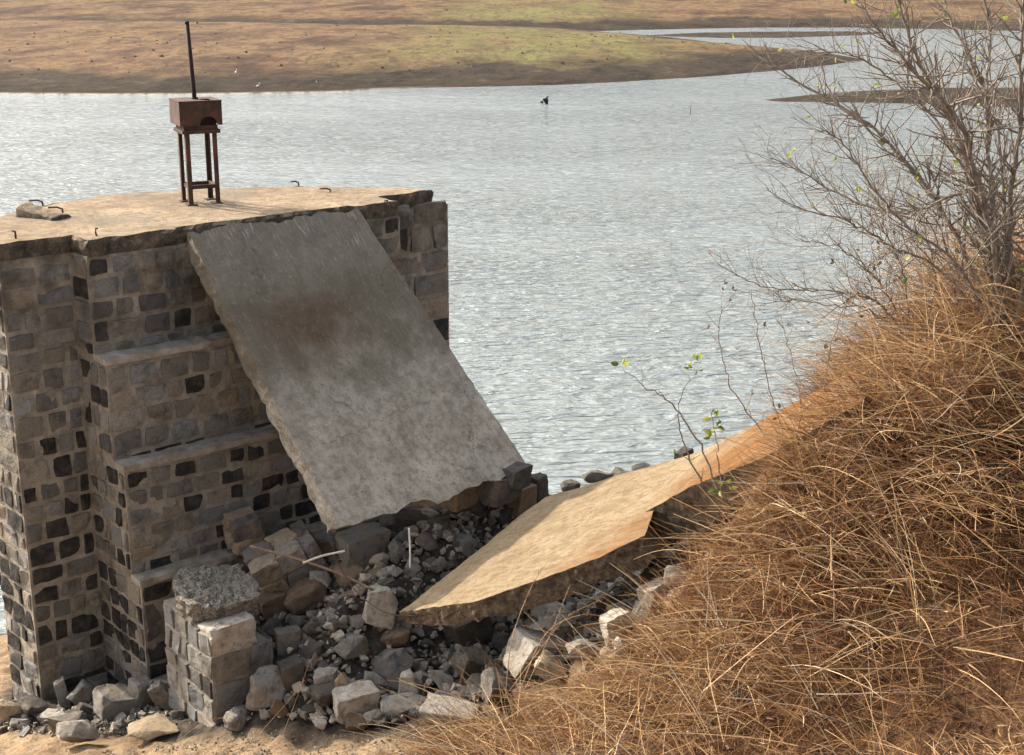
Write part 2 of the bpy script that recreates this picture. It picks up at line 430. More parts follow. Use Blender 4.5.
# ------------------------------------------------------------------ terrain
GP = []
def gp(*a): GP.append(np.array(a, float))
for q in [(215, 730, 1.95), (40, 712, 1.5), (100, 700, 1.45), (270, 695, 1.95), (330, 645, 2.25), (330, 600, 2.8), (380, 575, 2.98), (450, 540, 3.05),
          (530, 500, 3.1), (240, 545, 2.85), (420, 645, 2.4), (550, 612, 2.05), (640, 575, 2.55), (690, 560, 3.45), (530, 670, 3.0),
          (470, 700, 2.65), (600, 655, 3.4), (300, 748, 2.1), (60, 748, 1.85), (160, 695, 1.6), (440, 745, 2.55), (512, 755, 2.7),
          (650, 755, 3.3), (750, 755, 3.75), (1000, 755, 4.3), (760, 545, 4.05), (1000, 520, 4.75), (640, 690, 3.4), (390, 690, 2.2), (480, 640, 2.2)]:
    GP.append(hz(*q))
for q in [(2.5, 11.3, 4.5), (3.2, 10.6, 5.25), (3.4, 9.3, 5.4), (4.5, 11, 5.5), (1.95, 10.05, 4.35), (2.3, 10.3, 4.65), (2.7, 9.4, 5.0), (-.3, 13.2, 3.05), (.35, 13.3, 3.0), tuple(hz(275, 645, 2.5)), (-.6, 12.6, 3.0), (.25, 12.95, 3.05), (-1.0, 12.1, 3.0), (2.6, 13, 3.0), (3, 16, 1.2), (3, 19.5, .2), (3, 23, -.7), (6, 10, 5.4), (6, 14, 3.6),
          (6, 18, .9), (6, 23, -.7), (2, 4, 5.3), (0, 3, 5.4), (0, 0, 6.2), (5, 0, 6.3), (4, 5, 5.4), (-3, 5, 3.9), (-3, 8, 2.5), (-6, 8, 2.0), (-6, 12, 1.0),
          (-6, 16, .1), (-6, 20, -.8), (-10, 5, 3.6), (-12, 12, .9), (-12, 18, -.5), (-4, 14.5, .7), (-1.2, 16, .7), (.3, 14.2, 2.0), (.5, 17, .8),
          (.8, 21.0, .03), (-2, 19, .0), (.7, 24, -.7), (-2, 23, -.7), (12, 10, 5.4), (12, 18, .8), (12, 24, -.8), (20, 10, 5.4), (20, 0, 6.3), (-20, 0, 6.0),
          (-20, 12, .8), (-20, 20, -.8), (0, -8, 6.2), (20, -8, 6.3), (-20, -8, 6.1), (20, 24, -.8), (-8, 0, 6.1), (1.6, 12.6, 3.1), (-2.2, 13.0, 2.4), (-1, 13.5, 2.3)]:
    gp(*q)
for k_ in range(26, len(nb), 5): gp(*(nb[k_] + np.array([0, -.06, -.10 + .003 * (k_ - 26)])))
for k_ in range(30, len(nb), 6): gp(*(fb[k_] + np.array([.12, .25, -.45])))
GP = np.array(GP)
def _fit():
    X = GP[:, :2]; n = len(X)
    D = np.linalg.norm(X[:, None] - X[None], axis=2)
    A = np.zeros((n + 3, n + 3)); A[:n, :n] = D + 1e-9 * np.eye(n) - 0.02 * np.eye(n)
    A[:n, n] = 1; A[:n, n + 1:] = X; A[n, :n] = 1; A[n + 1:, :n] = X.T
    b = np.zeros(n + 3); b[:n] = GP[:, 2]
    return np.linalg.solve(A, b)
GW = _fit()
def G(x, y):
    x = np.asarray(x, float); y = np.asarray(y, float); sh = x.shape
    P = np.stack([x.ravel(), y.ravel()], 1)
    out = np.empty(len(P)); n = len(GP)
    for i in range(0, len(P), 20000):
        Q = P[i:i + 20000]
        D = np.linalg.norm(Q[:, None] - GP[None, :, :2], axis=2)
        out[i:i + 20000] = D @ GW[:n] + GW[n] + Q @ GW[n + 1:]
    return out.reshape(sh)
def hitg(u, v, lift=0.0):
    d = ray(u, v)
    ts = np.linspace(4, 40, 700)
    P = CAMP + ts[:, None] * d
    below = P[:, 2] <= G(P[:, 0], P[:, 1]) + lift
    i = int(np.argmax(below)) if below.any() else 699
    t0, t1 = ts[max(i - 1, 0)], ts[i]
    for _ in range(14):
        tm = .5 * (t0 + t1); q = CAMP + tm * d
        if q[2] <= float(G(q[0], q[1])) + lift: t1 = tm
        else: t0 = tm
    return CAMP + t1 * d
def inpoly(x, y, poly):
    x = np.asarray(x); y = np.asarray(y); c = np.zeros(x.shape, bool); n = len(poly)
    for i in range(n):
        x0, y0 = poly[i]; x1, y1 = poly[(i + 1) % n]
        if y0 == y1: continue
        c ^= ((y0 > y) != (y1 > y)) & (x < (x1 - x0) * (y - y0) / (y1 - y0) + x0)
    return c
def sdist(x, y, poly):
    """signed distance, + inside"""
    d = np.full(x.shape, 1e9); n = len(poly)
    for i in range(n):
        a = np.array(poly[i]); b = np.array(poly[(i + 1) % n]); ab = b - a
        L = max(ab @ ab, 1e-12)
        t = np.clip(((x - a[0]) * ab[0] + (y - a[1]) * ab[1]) / L, 0, 1)
        d = np.minimum(d, np.hypot(x - a[0] - t * ab[0], y - a[1] - t * ab[1]))
    return np.where(inpoly(x, y, poly), d, -d)

# plan outline of the grassy part of the bank
GRASS = [tuple(hitg(u, v)[:2]) for u, v in [(425, 757), (505, 727), (590, 704), (640, 668), (672, 624), (702, 584), (732, 545), (762, 508), (792, 474)]]
GRASS += [tuple(at(822, 442, 10.15)[:2]), tuple(at(858, 418, 10.3)[:2]), (2.45, 10.9), (2.4, 11.0), (2.6, 11.6), (4.2, 12.4), (8, 12.5), (8, 3.2), (.6, 3.2), (-.4, 6.2)]

def bank():
    xs = np.concatenate([np.linspace(-40, -6, 35)[:-1], np.linspace(-6, 6, 300), np.linspace(6, 40, 35)[1:]])
    ys = np.concatenate([np.linspace(-20, 4, 25)[:-1], np.linspace(4, 15, 275), np.linspace(15, 30, 60)[1:]])
    X, Y = np.meshgrid(xs, ys)
    Z = G(X, Y)
    V = np.stack([X.ravel(), Y.ravel(), Z.ravel()], 1)
    GE = sdist(V[:, 0], V[:, 1], GRASS)
    fine = ((np.abs(V[:, 0]) < 7) & (V[:, 1] > 3) & (V[:, 1] < 25))
    for i in np.nonzero(fine)[0]:
        if GE[i] > -.45: V[i, 2] += .13 * nz(V[i], 3.1, 5.5) * min(1, (GE[i] + .45) / .3) * (1 if V[i, 1] > 8 else .4)
        V[i, 2] += .05 * nz(V[i], 2.2) + .045 * nz(V[i], 6, 3.1) + .025 * nz(V[i], 15, 1.7)
    pile = [(-4.2, 11.2), (-2.6, 10.35), (-1.0, 9.9), (.2, 9.3), (.9, 9.1), (1.9, 10.2), (2.4, 11.5), (2.5, 14), (1.2, 21), (-3, 21), (-6, 18), (-5, 12)]
    rub = np.clip(sdist(V[:, 0], V[:, 1], pile) / .25 + .3, 0, 1)
    lit = np.clip(sdist(V[:, 0], V[:, 1], GRASS) / .2 + 1.7, 0, 1)
    nx = len(xs); idx = np.arange(len(V)).reshape(len(ys), nx)
    F = np.stack([idx[:-1, :-1], idx[:-1, 1:], idx[1:, 1:], idx[1:, :-1]], -1).reshape(-1, 4)
    me = mesh_np('bank', V, F, True, {'rubble': rub, 'litter': lit})
    tag(link('bank', me, mat_bank()), kind='structure')
bank()

# water
def water():
    V = [(-4000, -30, 0), (4000, -30, 0), (4000, 5000, 0), (-4000, 5000, 0)]
    tag(link('water', mesh_np('water', V, [[0, 1, 2, 3]]), mat_water()), kind='structure')
water()

def far_land():
    def S(l): return [tuple(hz(u, v, 0)[:2]) for u, v in l]
    pen_near = S([(-260, 99), (-60, 95.5), (0, 94), (100, 95), (200, 94.5), (300, 93), (345, 92), (370, 89.5), (420, 88), (500, 86.5), (560, 85), (620, 82), (700, 77), (780, 70.5), (830, 65), (868, 60)])
    pen_back = S([(840, 55.5), (800, 52), (740, 46), (690, 41), (640, 36.5), (590, 33), (500, 30), (300, 27)])
    pen = pen_near + pen_back + [(-120, 190), (-400, 170), (-400, 80)]
    far = S([(300, 29), (400, 29.5), (520, 30.5), (600, 31), (680, 29), (760, 27.5), (860, 27.5), (1024, 31), (1120, 32), (1400, 36)]) + [(900, 200), (4000, 900), (4000, 4900), (-4000, 4900), (-4000, 250), (-400, 180)]
    isl = S([(764, 100), (800, 96), (860, 92), (940, 89.5), (1024, 89), (1200, 88), (1500, 93), (1250, 112), (1040, 109), (960, 105), (880, 103), (820, 102), (780, 101.5)])
    mud = S([(640, 35.5), (700, 32.5), (760, 31.5), (850, 31), (890, 33), (860, 35.5), (780, 38), (720, 38), (680, 37)])
    az = np.radians(np.linspace(-42, 42, 520))
    r = np.concatenate([np.linspace(62, 140, 190), np.geomspace(140.5, 420, 150), np.geomspace(430, 4800, 70)])
    A, R = np.meshgrid(az, r)
    X = np.sin(A) * R; Y = np.cos(A) * R
    s1, s2, s3, s4 = sdist(X, Y, pen), sdist(X, Y, far), sdist(X, Y, isl), sdist(X, Y, mud)
    wob = np.zeros(X.shape); nsv = np.zeros(X.shape)
    for i in range(X.shape[0]):
        for j in range(X.shape[1]):
            p = (X[i, j], Y[i, j], 0)
            wob[i, j] = nz(p, .09); nsv[i, j] = nz(p, .03, 7.7) + .5 * nz(p, .10, 2.2) + .25 * nz(p, .35, 1.2)
    def prof(s, hb, wb, slope):
        sp = np.maximum(s, 0)
        return np.where(s > 0, hb * (1 - np.exp(-sp / wb)) + slope * sp, np.maximum(s * .12, -1.0))
    sw = lambda s: s + 1.2 * wob * np.clip((s + 3) / 6, 0, 1)
    z1 = prof(sw(s1), 1.25, 7.0, .012); z2 = prof(sw(s2), 1.5, 12, .006); z3 = prof(s3 + .5 * wob, .42, 2.2, .01); z4 = prof(s4, .06, 3, .0)
    z2 += np.clip((R - 420) / 800, 0, 1) ** 1.4 * (22 + 30 * nsv)
    Z = np.maximum(np.maximum(z1, z2), np.maximum(z3, z4))
    Z += np.where(Z > .2, .22 * nsv * np.clip(Z, 0, 1.6), 0)
    V = np.stack([X.ravel(), Y.ravel(), Z.ravel()], 1)
    global FARV; FARV = V
    n = len(az); idx = np.arange(len(V)).reshape(len(r), n)
    F = np.stack([idx[:-1, :-1], idx[:-1, 1:], idx[1:, 1:], idx[1:, :-1]], -1).reshape(-1, 4)
    tag(link('far_shore', mesh_np('far_shore', V, F, True), mat_far()), kind='structure')
far_land()

def far_tufts(V):
    rs = np.random.default_rng(77); mb = MB()
    ok = np.nonzero((V[:, 2] > .55) & (np.hypot(V[:, 0], V[:, 1]) < 330))[0]
    pick = rs.choice(ok, 1500)
    for i in pick:
        x, y, z = V[i] + np.array([rs.uniform(-.6, .6), rs.uniform(-.4, .4), 0])
        if mnoise.noise(Vector((x * .05, y * .05, 3))) + .35 * rs.normal() < .05: continue
        r = rs.uniform(.05, .17) * (1.6 if rs.uniform() < .06 else 1); h = r * rs.uniform(.5, .9); k = 7; a0 = rs.uniform(0, 6)
        vs_ = [(x + r * math.cos(a0 + 2 * math.pi * q / k) * rs.uniform(.7, 1.2), y + r * math.sin(a0 + 2 * math.pi * q / k) * rs.uniform(.7, 1.2), z - .12) for q in range(k)]
        vs_ += [(x + .55 * r * math.cos(a0 + 2 * math.pi * q / k) * rs.uniform(.5, 1.3), y + .55 * r * math.sin(a0 + 2 * math.pi * q / k), z + h * rs.uniform(.4, 1.0)) for q in range(k)]
        mb.add(vs_, [[q, (q + 1) % k, k + (q + 1) % k, k + q] for q in range(k)] + [[k + q for q in range(k)]], rs.uniform())
    M = Mat('far tuft', .95, .05)
    M.color(M.ramp(M.attr('tint'), [(0, (.08, .056, .038)), (.5, (.13, .09, .053)), (.85, (.20, .14, .075)), (1, (.10, .10, .045))]))
    tag(mb.build('grass_tufts', M.m), 'countless small dry tufts dotted over the far shore', 'grass tufts', kind='stuff')
far_tufts(FARV)

# ------------------------------------------------------------------ masonry
def stone_face(mb, o, ud, nd, u0, u1, v0, v1, tint, rs, m=6):
    """one rough-faced stone: a bulged grid over [u0,u1]x[v0,v1] of the wall plane"""
    ud = np.array(ud); nd = np.array(nd); up = np.array([0, 0, 1.0])
    cu, cv, hu, hv = (u0 + u1) / 2, (v0 + v1) / 2, (u1 - u0) / 2, (v1 - v0) / 2
    sd = rs.uniform(0, 50); bul = rs.uniform(.0, .008); tl = rs.uniform(-.012, .012, 2); rk = rs.uniform(.03, .13)
    V = []
    gs = [-1, -.93, -.55, 0, .55, .93, 1]; m = 7
    for j in range(m):
        for i in range(m):
            a, b = gs[i], gs[j]
            x = a * math.sqrt(1 - rk * b * b); y = b * math.sqrt(1 - rk * a * a)
            edge = max(abs(a), abs(b))
            q = (cu + a * hu + sd, cv + b * hv, sd)
            x = x * hu + .016 * nz(q, 9, 1.3) * (edge > .9); y = y * hv + .016 * nz(q, 9, 5.1) * (edge > .9)
            h = .009 + bul * (1 - edge ** 4) + .017 * nz(q, 9, 2.2) * (1 - .6 * edge ** 6) + tl[0] * a + tl[1] * b
            if edge > .99: h = -.02
            V.append(o + ud * (cu + x) + up * (cv + y) + nd * h)
    F = [[j * m + i, j * m + i + 1, (j + 1) * m + i + 1, (j + 1) * m + i] for j in range(m - 1) for i in range(m - 1)]
    mb.add(V, F, tint, 1)
def pick_tint(rs, darkness=.25):
    r = rs.uniform()
    if r < darkness: return rs.uniform(0, .16)
    return rs.uniform(.22, 1)
def wall_stones(mb, o, ud, nd, u0, u1, z0, z1, seed, ch=.192, lo=.15, hi=.33, gap=.034, dark=lambda z: .2, skip=None):
    rs = np.random.default_rng(seed); z = z1; ud = np.array(ud); nd = np.array(nd)
    while z > z0 + .06:
        h = min(ch * rs.uniform(.85, 1.18), z - z0)
        u = u0
        while u < u1 - .05:
            w = rs.uniform(lo, hi)
            if u1 - (u + w) < lo * .7: w = u1 - u
            w = min(w, u1 - u)
            g = gap * rs.uniform(.7, 1.3) / 2
            if w > .08 and (skip is None or not skip(u + w / 2, z - h / 2)):
                stone_face(mb, o, ud, nd, u + g, u + w - g, z - h + g, z - g, pick_tint(rs, dark(z - h / 2)), rs)
            u += w
        z -= h
def prism(mb, poly, z0, z1, mi=0):
    """closed vertical prism over plan points (counter-clockwise from above)"""
    n = len(poly)
    V = [(p[0], p[1], z0) for p in poly] + [(p[0], p[1], z1) for p in poly]
    F = [list(range(n))[::-1], [n + i for i in range(n)]] + [[i, (i + 1) % n, n + (i + 1) % n, n + i] for i in range(n)]
    mb.add(V, F, .5, mi)

ANG = math.radians(40)
E3 = np.array([math.cos(ANG), math.sin(ANG), 0]); N3 = np.array([E3[1], -E3[0], 0])
ZT = 5.7
T0 = hz(85, 240, ZT); T0[2] = 0
def TP(a, b): return T0 + E3 * a + N3 * b
def darkf(z): return .10 if z > 3.9 else (.30 if z > 2.9 else .55)

def tower():
    root = empty('water_tower_ruin', tuple(TP(1.6, -1)[:2]) + (1.2,))
    root.name = 'sluice_tower'
    tag(root, 'roofless stone sluice tower with stepped foot and flat sandy concrete top', 'tower')
    inv = Matrix.Translation(root.location).inverted()
    zb = .4; zc = ZT - .15
    body = [(-.65, -.3), (0, -.3), (0, 0), (3.3, 0), (3.3, -.25), (4.12, -.28), (3.85, -.75), (3.05, -1.5), (2.1, -2.05), (1.17, -2.25), (.5, -2.0), (.05, -1.8), (-.4, -1.45), (-.68, -.95)]
    mb = MB()
    wing = [(3.3, -.25), (4.12, -.28), (3.85, -.75), (3.3, -.9)]
    main = [(-.65, -.3), (0, -.3), (0, 0), (3.3, 0), (3.3, -1.25), (3.05, -1.5), (2.1, -2.05), (1.17, -2.25), (.5, -2.0), (.05, -1.8), (-.4, -1.45), (-.68, -.95)]
    prism(mb, [TP(*q)[:2] for q in main], zb, zc)
    prism(mb, [TP(q[0] - (.004 if q[0] == 3.3 else 0), q[1])[:2] for q in wing], zb, 5.545)
    steps = [(.22, 4.66), (.42, 3.74), (.58, 2.72), (.72, 1.75)]
    ls = [0] + [s[0] for s in steps]
    for i, (b, z) in enumerate(steps):
        prism(mb, [TP(*q)[:2] for q in [(0.001 * i, ls[i] - .03), (3.3, ls[i] - .03), (3.3, b), (0.001 * i, b)][::1]], zb - .01 * i, z)
    # fronts
    wall_stones(mb, TP(0, -.3), E3, N3, -.65, -.01, zb, ZT - .22, 1, dark=darkf)
    wall_stones(mb, TP(0, 0), E3, N3, 0, 3.3, 4.66, ZT - .16, 2, dark=darkf)
    zz = [4.66, 3.74, 2.72, 1.75, zb]
    for i, (b, z) in enumerate(steps):
        wall_stones(mb, TP(0, b), E3, N3, 0.0, 3.3, zz[i + 1], z - .04, 10 + i, dark=darkf)
    # left sides of the steps, and of the front block
    wall_stones(mb, TP(0, 0), N3, -E3, -.3, 0, 4.66, ZT - .16, 20, dark=darkf)
    for i, (b, z) in enumerate(steps):
        wall_stones(mb, TP(0.001 * i, 0), N3, -E3, -.29, b, zz[i + 1], z - .04, 21 + i, ch=.19, lo=.13, hi=.25, gap=.03, dark=darkf)
    # right wing
    wall_stones(mb, TP(0, -.265), E3, N3, 3.32, 4.11, zb, 5.60, 30, ch=.25, lo=.25, hi=.42, gap=.03, dark=lambda z: .25)
    wall_stones(mb, TP(3.3, 0), -N3, E3, 0, .25, zb, ZT - .16, 31, dark=darkf)
    # the curved back
    for i in range(5, len(body)):
        p, q = TP(*body[i]), TP(*body[(i + 1) % len(body)])
        d = (q - p)[:2]; L = np.linalg.norm(d); d = np.array([d[0] / L, d[1] / L, 0]); nn = np.array([d[1], -d[0], 0])
        wall_stones(mb, np.array([p[0], p[1], 0]), d, nn, 0.01, L - .01, zb, (ZT if i > 7 or i < 0 else 5.4) - .17, 40 + i, dark=darkf)
    mb.v = [tuple(inv @ Vector(p)) for p in mb.v]
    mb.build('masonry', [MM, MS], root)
    # tread slabs of the steps
    for i, (b, z) in enumerate(steps):
        t = MB()
        n = 30; V = []
        for k in range(n + 1):
            a = -.012 + 3.3 * k / n
            for (bb, zq) in ((ls[i] - .0, z - .03), (b + .018, z - .03), (b + .018, z + .022), (ls[i] + .004, z + .03)):
                jit = .012 * nz((a * 4, bb * 3, zq), 2.0, i)
                V.append(inv @ Vector(TP(a, bb + (jit if bb > ls[i] + .05 else 0)) + [0, 0, zq + jit]))
        F = [[k * 4 + j, k * 4 + (j + 1) % 4, (k + 1) * 4 + (j + 1) % 4, (k + 1) * 4 + j] for k in range(n) for j in range(4)]
        F += [[3, 2, 1, 0], [n * 4, n * 4 + 1, n * 4 + 2, n * 4 + 3]]
        t.add(V, F)
        t.build('step_tread', MTREAD, root)
    # concrete cap with a ragged lip
    cap = [(-.66, -.285), (-.3, -.285), (.0, -.285), (.0, .012), (.55, .02), (.84, .01), (.86, -.06), (2.76, -.06), (2.78, .01), (3.28, .02), (3.31, -.30), (3.98, -.36), (3.82, -.70), (3.5, -1.02), (3.05, -1.46), (2.1, -2.02), (1.17, -2.22), (.5, -1.98), (.05, -1.78), (-.4, -1.44), (-.7, -.95)]
    P = []
    for i in range(len(cap)):
        p, q = np.array(cap[i]), np.array(cap[(i + 1) % len(cap)])
        n = max(1, int(np.linalg.norm(q - p) / .045))
        for k in range(n):
            a, b = p + (q - p) * k / n
            j = .035
            P.append((a + j * nz((a * 5, b * 5, 0), 1.4), b + j * nz((a * 5, b * 5, 9), 1.4)))
    bm = bmesh.new()
    ring = []
    for (dz, ins) in ((-.15, .02), (-.09, 0.0), (-.03, .0), (.0, .02)):
        r_ = []
        c = np.mean(np.array(P), 0)
        for (a, b) in P:
            d = c - np.array([a, b]); d /= np.linalg.norm(d)
            jj = .022 * nz((a * 6, b * 6, dz * 30), 2.0) + .016 * nz((a * 17, b * 17, dz * 60), 1.7)
            w = TP(a + d[0] * (ins + jj), b + d[1] * (ins + jj))
            r_.append(bm.verts.new(inv @ Vector((w[0], w[1], ZT + dz + (.012 * nz((a * 4, b * 4, 1), 1.5) if dz > -.15 else 0)))))
        ring.append(r_)
    n = len(P)
    for k in range(3):
        for i in range(n):
            bm.faces.new([ring[k][i], ring[k][(i + 1) % n], ring[k + 1][(i + 1) % n], ring[k + 1][i]])
    bm.faces.new(ring[3]); bm.faces.new(ring[0][::-1])
    bmesh.ops.recalc_face_normals(bm, faces=bm.faces)
    me = bpy.data.meshes.new('concrete_cap'); bm.to_mesh(me); bm.free()
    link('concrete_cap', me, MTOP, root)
    # broken kerb stub at the back left
    st = MB()
    a0, b0 = hz(25, 215, ZT), hz(62, 219, ZT)
    dd = (b0 - a0)[:2]; L = np.linalg.norm(dd); dd = dd / L
    m = 14; V = []
    for k in range(m + 1):
        f = k / m
        hgt = (.13 - .08 * f) * (1 + .25 * nz((f * 5, 1, 2), 1.6)); wd = .12 * (1 + .2 * nz((f * 5, 3, 2), 1.5))
        c = np.array([a0[0] + dd[0] * L * f, a0[1] + dd[1] * L * f])
        for ang in np.linspace(0, math.pi, 7):
            o_ = math.cos(ang) * wd; zz_ = (math.sin(ang) ** .6) * hgt + .015 * nz((f * 9, ang * 3, 1), 1.7)
            V.append(inv @ Vector((c[0] - dd[1] * o_, c[1] + dd[0] * o_, ZT - .01 + zz_)))
    F = [[k * 7 + j, (k + 1) * 7 + j, (k + 1) * 7 + j + 1, k * 7 + j + 1] for k in range(m) for j in range(6)]
    F += [list(range(7)), [m * 7 + j for j in range(7)][::-1]]
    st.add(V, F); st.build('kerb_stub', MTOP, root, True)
    # bent reinforcing bars cast into the cap
    for (u, v, w, h, kind) in [(16, 240, 9, 8, 0), (40, 207, 10, 6, 1), (60, 215, 11, 7, 1), (97, 237, 5, 8, 2), (297, 187, 6, 5, 1), (328, 193, 8, 4, 1), (386, 206, 7, 5, 2), (412, 200, 6, 4, 2)]:
        p = hz(u, v, ZT - .01); sc = p[1] / 1400
        hb = MB(); w *= sc; h *= sc * 1.05
        if kind == 0: pts = [(-.0, 0, 0), (0, 0, h), (-w * .3, 0, h * 1.05)]
        elif kind == 1: pts = [(-w, 0, h), (-w * .2, 0, h * 1.05), (w * .25, 0, h * .8), (w * .3, 0, 0)]
        else: pts = [(0, 0, 0), (-w * .2, 0, h * .5), (-w * .15, 0, h), (w * .3, 0, h * 1.0)]
        hb.tube([inv @ (Vector(p) + Vector(q)) for q in pts], .009, 6)
        hb.build('rebar_hook', RUST, root, True)
tower()

# rusted gate hoist on the tower
def hoist():
    c = hz(200, 203, ZT) + np.array([0, .05, 0])
    root = empty('gate_hoist', (c[0], c[1], ZT), math.radians(26))
    root.scale = (1, 1, .925)
    tag(root, 'rusty iron gate hoist, box on four legs with a tall spindle, on the tower top', 'gate hoist')
    h = .155
    for sx in (-1, 1):
        for sy in (-1, 1):
            m = MB()
            # angle-iron leg: two flanges
            x, y = sx * h, sy * h
            m.box(min(x, x - sx * .044), max(x, x - sx * .044), min(y, y - sy * .012), max(y, y - sy * .012), -.02, .745)
            m.box(min(x, x - sx * .012), max(x, x - sx * .012), min(y - sy * .0125, y - sy * .044), max(y - sy * .0125, y - sy * .044), -.02, .745)
            m.build('leg', RUST, root)
            b = MB(); b.box(x - sx * .03 - .05, x - sx * .03 + .05, y - sy * .03 - .05, y - sy * .03 + .05, -.02, .012); b.build('foot_plate', RUST, root)
    m = MB()
    for s in (-1, 1):
        m.box(-h + .013, h - .013, s * (h - .03) - .012, s * (h - .03) + .012, .165, .205)
        m.box(s * (h - .03) - .012, s * (h - .03) + .012, -h + .044, h - .044, .165, .205)
    m.build('brace_ring', RUST, root)
    m = MB(); m.box(-.185, .185, -.185, .185, .746, .785); m.box(-.165, .165, -.165, .165, .786, .83); m.build('flange', RUST, root)
    # housing: four plates, front one with an arched opening
    q = .205; z0, z1 = .832, 1.075
    m = MB()
    m.box(-q, q, q - .01, q, z0, z1); m.box(-q, -q + .01, -q + .0105, q - .0105, z0, z1); m.box(q - .01, q, -q + .0105, q - .0105, z0, z1)
    m.box(-q - .004, q + .004, -q - .004, q + .004, z1 + .001, z1 + .012)
    cx, rr = .07, .085; N = 14
    for yy in (-q, -q + .01):
        V = []; 
        for k in range(N + 1):
            a = math.pi - math.pi * k / N
            V.append((cx + rr * math.cos(a), yy, z0 + .01 + rr * math.sin(a) * .95))
        for k in range(N + 1):
            V.append((-q + 2 * q * k / N, yy, z1))
        F = [[k, k + 1, N + 2 + k, N + 1 + k] for k in range(N)]
        b = len(V)
        V += [(-q, yy, z0), (cx - rr, yy, z0), (cx + rr, yy, z0), (q, yy, z0)]
        F += [[b, b + 1, 0, N + 1], [b + 2, b + 3, 2 * N + 1, N]]
        if yy > -q: F = [f[::-1] for f in F]
        m.add(V, F)
    m.build('housing', RUST, root)
    m = MB(); m.tube([(-.1, .02, .834), (-.1, .02, 1.05)], .07, 10); m.box(.0, .17, -.12, .15, .833, 1.04); m.build('dark_filler', mat_plain('arch shade filler', [(.3, (.012, .01, .009)), (.7, (.035, .022, .017))], 9, .6, .004), root)  # added dark filler, stands in for shade inside the arched opening
    m = MB(); m.tube([(.0, 0, .86), (-.006, 0, 1.2), (-.03, .01, 1.86)], [.022, .021, .02], 10); m.tube([(0, 0, 1.08), (-.003, 0, 1.105)], [.036, .03], 10)
    m.tube([(-.03, .01, 1.85), (-.0305, .01, 1.88)], [.0215, .0215], 10)
    m.build('spindle', mat_plain('blackened iron', [(.3, (.012, .010, .009)), (.7, (.04, .026, .02))], 20, .7, .003), root, True)
    m = MB(); m.tube([(.08, -.05, 1.083), (.03, -.12, 1.094), (.10, -.16, 1.09)], .012, 6); m.build('loose_bolt', RUST, root, True)
hoist()

# ------------------------------------------------------------------ fallen deck slabs
def slab_obj(name, mat, near, far, nrm, thick, o, s, t, rough=.03, nt=34, parent=None):
    """rows of near/far edge points; nrm and thick per row; local axes s,t,n"""
    nrow = len(near)
    M = Matrix(((s[0], t[0], nrm[0][0], o[0]), (s[1], t[1], nrm[0][1], o[1]), (s[2], t[2], nrm[0][2], o[2]), (0, 0, 0, 1)))
    Mi = M.inverted()
    V = []
    def loc(p): return Mi @ Vector(p)
    for k in range(nrow):
        A, B = np.array(near[k]), np.array(far[k]); n = np.array(nrm[k]); th = thick[k]
        d = (B - A) / np.linalg.norm(B - A)
        jn = rough * (.35 * nz(A * 1.0, 4, 1.1) + .5 * nz(A, 19, 2.2)); jf = rough * (.35 * nz(B, 4, 4.1) + .5 * nz(B, 19, 2.7))
        endj = rough * (1.6 if parent is None and thick[0] > .12 else .7)
        e0 = (k == 0) - (k == nrow - 1)
        for i in range(nt + 1):
            f = i / nt
            p = A + d * jn + (B - d * jf - A - d * jn) * f
            ee = endj * e0 * (nz(p, 5, 6.6) + .7 * nz(p, 15, 3.3))
            p = p + np.array(s) * ee
            V.append(loc(p + n * (.012 * nz(p, 2.5, 1) + .006 * nz(p, 9, 2))))
        for i in range(nt, -1, -1):
            f = i / nt
            p = A + d * (jn + .0) + (B - A - d * (jf + jn)) * f
            ee = endj * e0 * (nz(p, 5, 6.6) + .7 * nz(p, 15, 3.3) + 1.0)
            V.append(loc(p + np.array(s) * ee - n * (th + .05 * nz(p, 3, 8) + .03 * nz(p, 11, 5))))
    R = 2 * (nt + 1)
    # ragged side faces get two extra columns by subdividing later
    F = []
    for k in range(nrow - 1):
        for j in range(R):
            j2 = (j + 1) % R
            F.append([k * R + j, (k + 1) * R + j, (k + 1) * R + j2, k * R + j2])
    for k, flip in ((0, False), (nrow - 1, True)):
        for i in range(nt):
            fc = [k * R + i, k * R + i + 1, k * R + R - 2 - i, k * R + R - 1 - i]
            F.append(fc[::-1] if flip else fc)
    me = mesh_np(name, V, F)
    bm = bmesh.new(); bm.from_mesh(me)
    bmesh.ops.recalc_face_normals(bm, faces=bm.faces)
    # split the tall rim edges so the broken sides can be rough
    tall = [e for e in bm.edges if e.calc_length() > .085 and abs((e.verts[0].co - e.verts[1].co).normalized().z) > .7]
    bmesh.ops.subdivide_edges(bm, edges=tall, cuts=4, use_grid_fill=True)
    for v in bm.verts:
        if v.co.z < -.012 and v.co.z > -.5:
            w = M @ v.co
            q = .016 * nz(w, 13, 3.7) + .012 * nz(w, 31, 1.9)
            v.co += v.normal * q
    bm.to_mesh(me); bm.free()
    ob = link(name, me, mat, parent)
    ob.matrix_world = M
    return ob

def lerp_rows(A, B, n): return [A + (B - A) * k / n for k in range(n + 1)]
# slab one, leaning on the tower
TL, TR, BL = hz(187, 232, 5.685), hz(357, 208, 5.685), at(340, 528, 11.15)
nA = np.cross(TR - TL, BL - TL); nA /= np.linalg.norm(nA); nA = nA if nA[2] > 0 else -nA
BR = onplane(530, 470, TL, nA)
tA = (TR - TL) / np.linalg.norm(TR - TL); sA = np.cross(tA, nA); sA /= np.linalg.norm(sA)
sl1 = slab_obj('concrete_slab', MG, lerp_rows(TL, BL, 56), lerp_rows(TR, BR, 56), [nA] * 57, [.16] * 57, TL, sA, tA, .036)
tag(sl1, 'large grey concrete deck slab leaning steeply against the tower front', 'concrete slab')

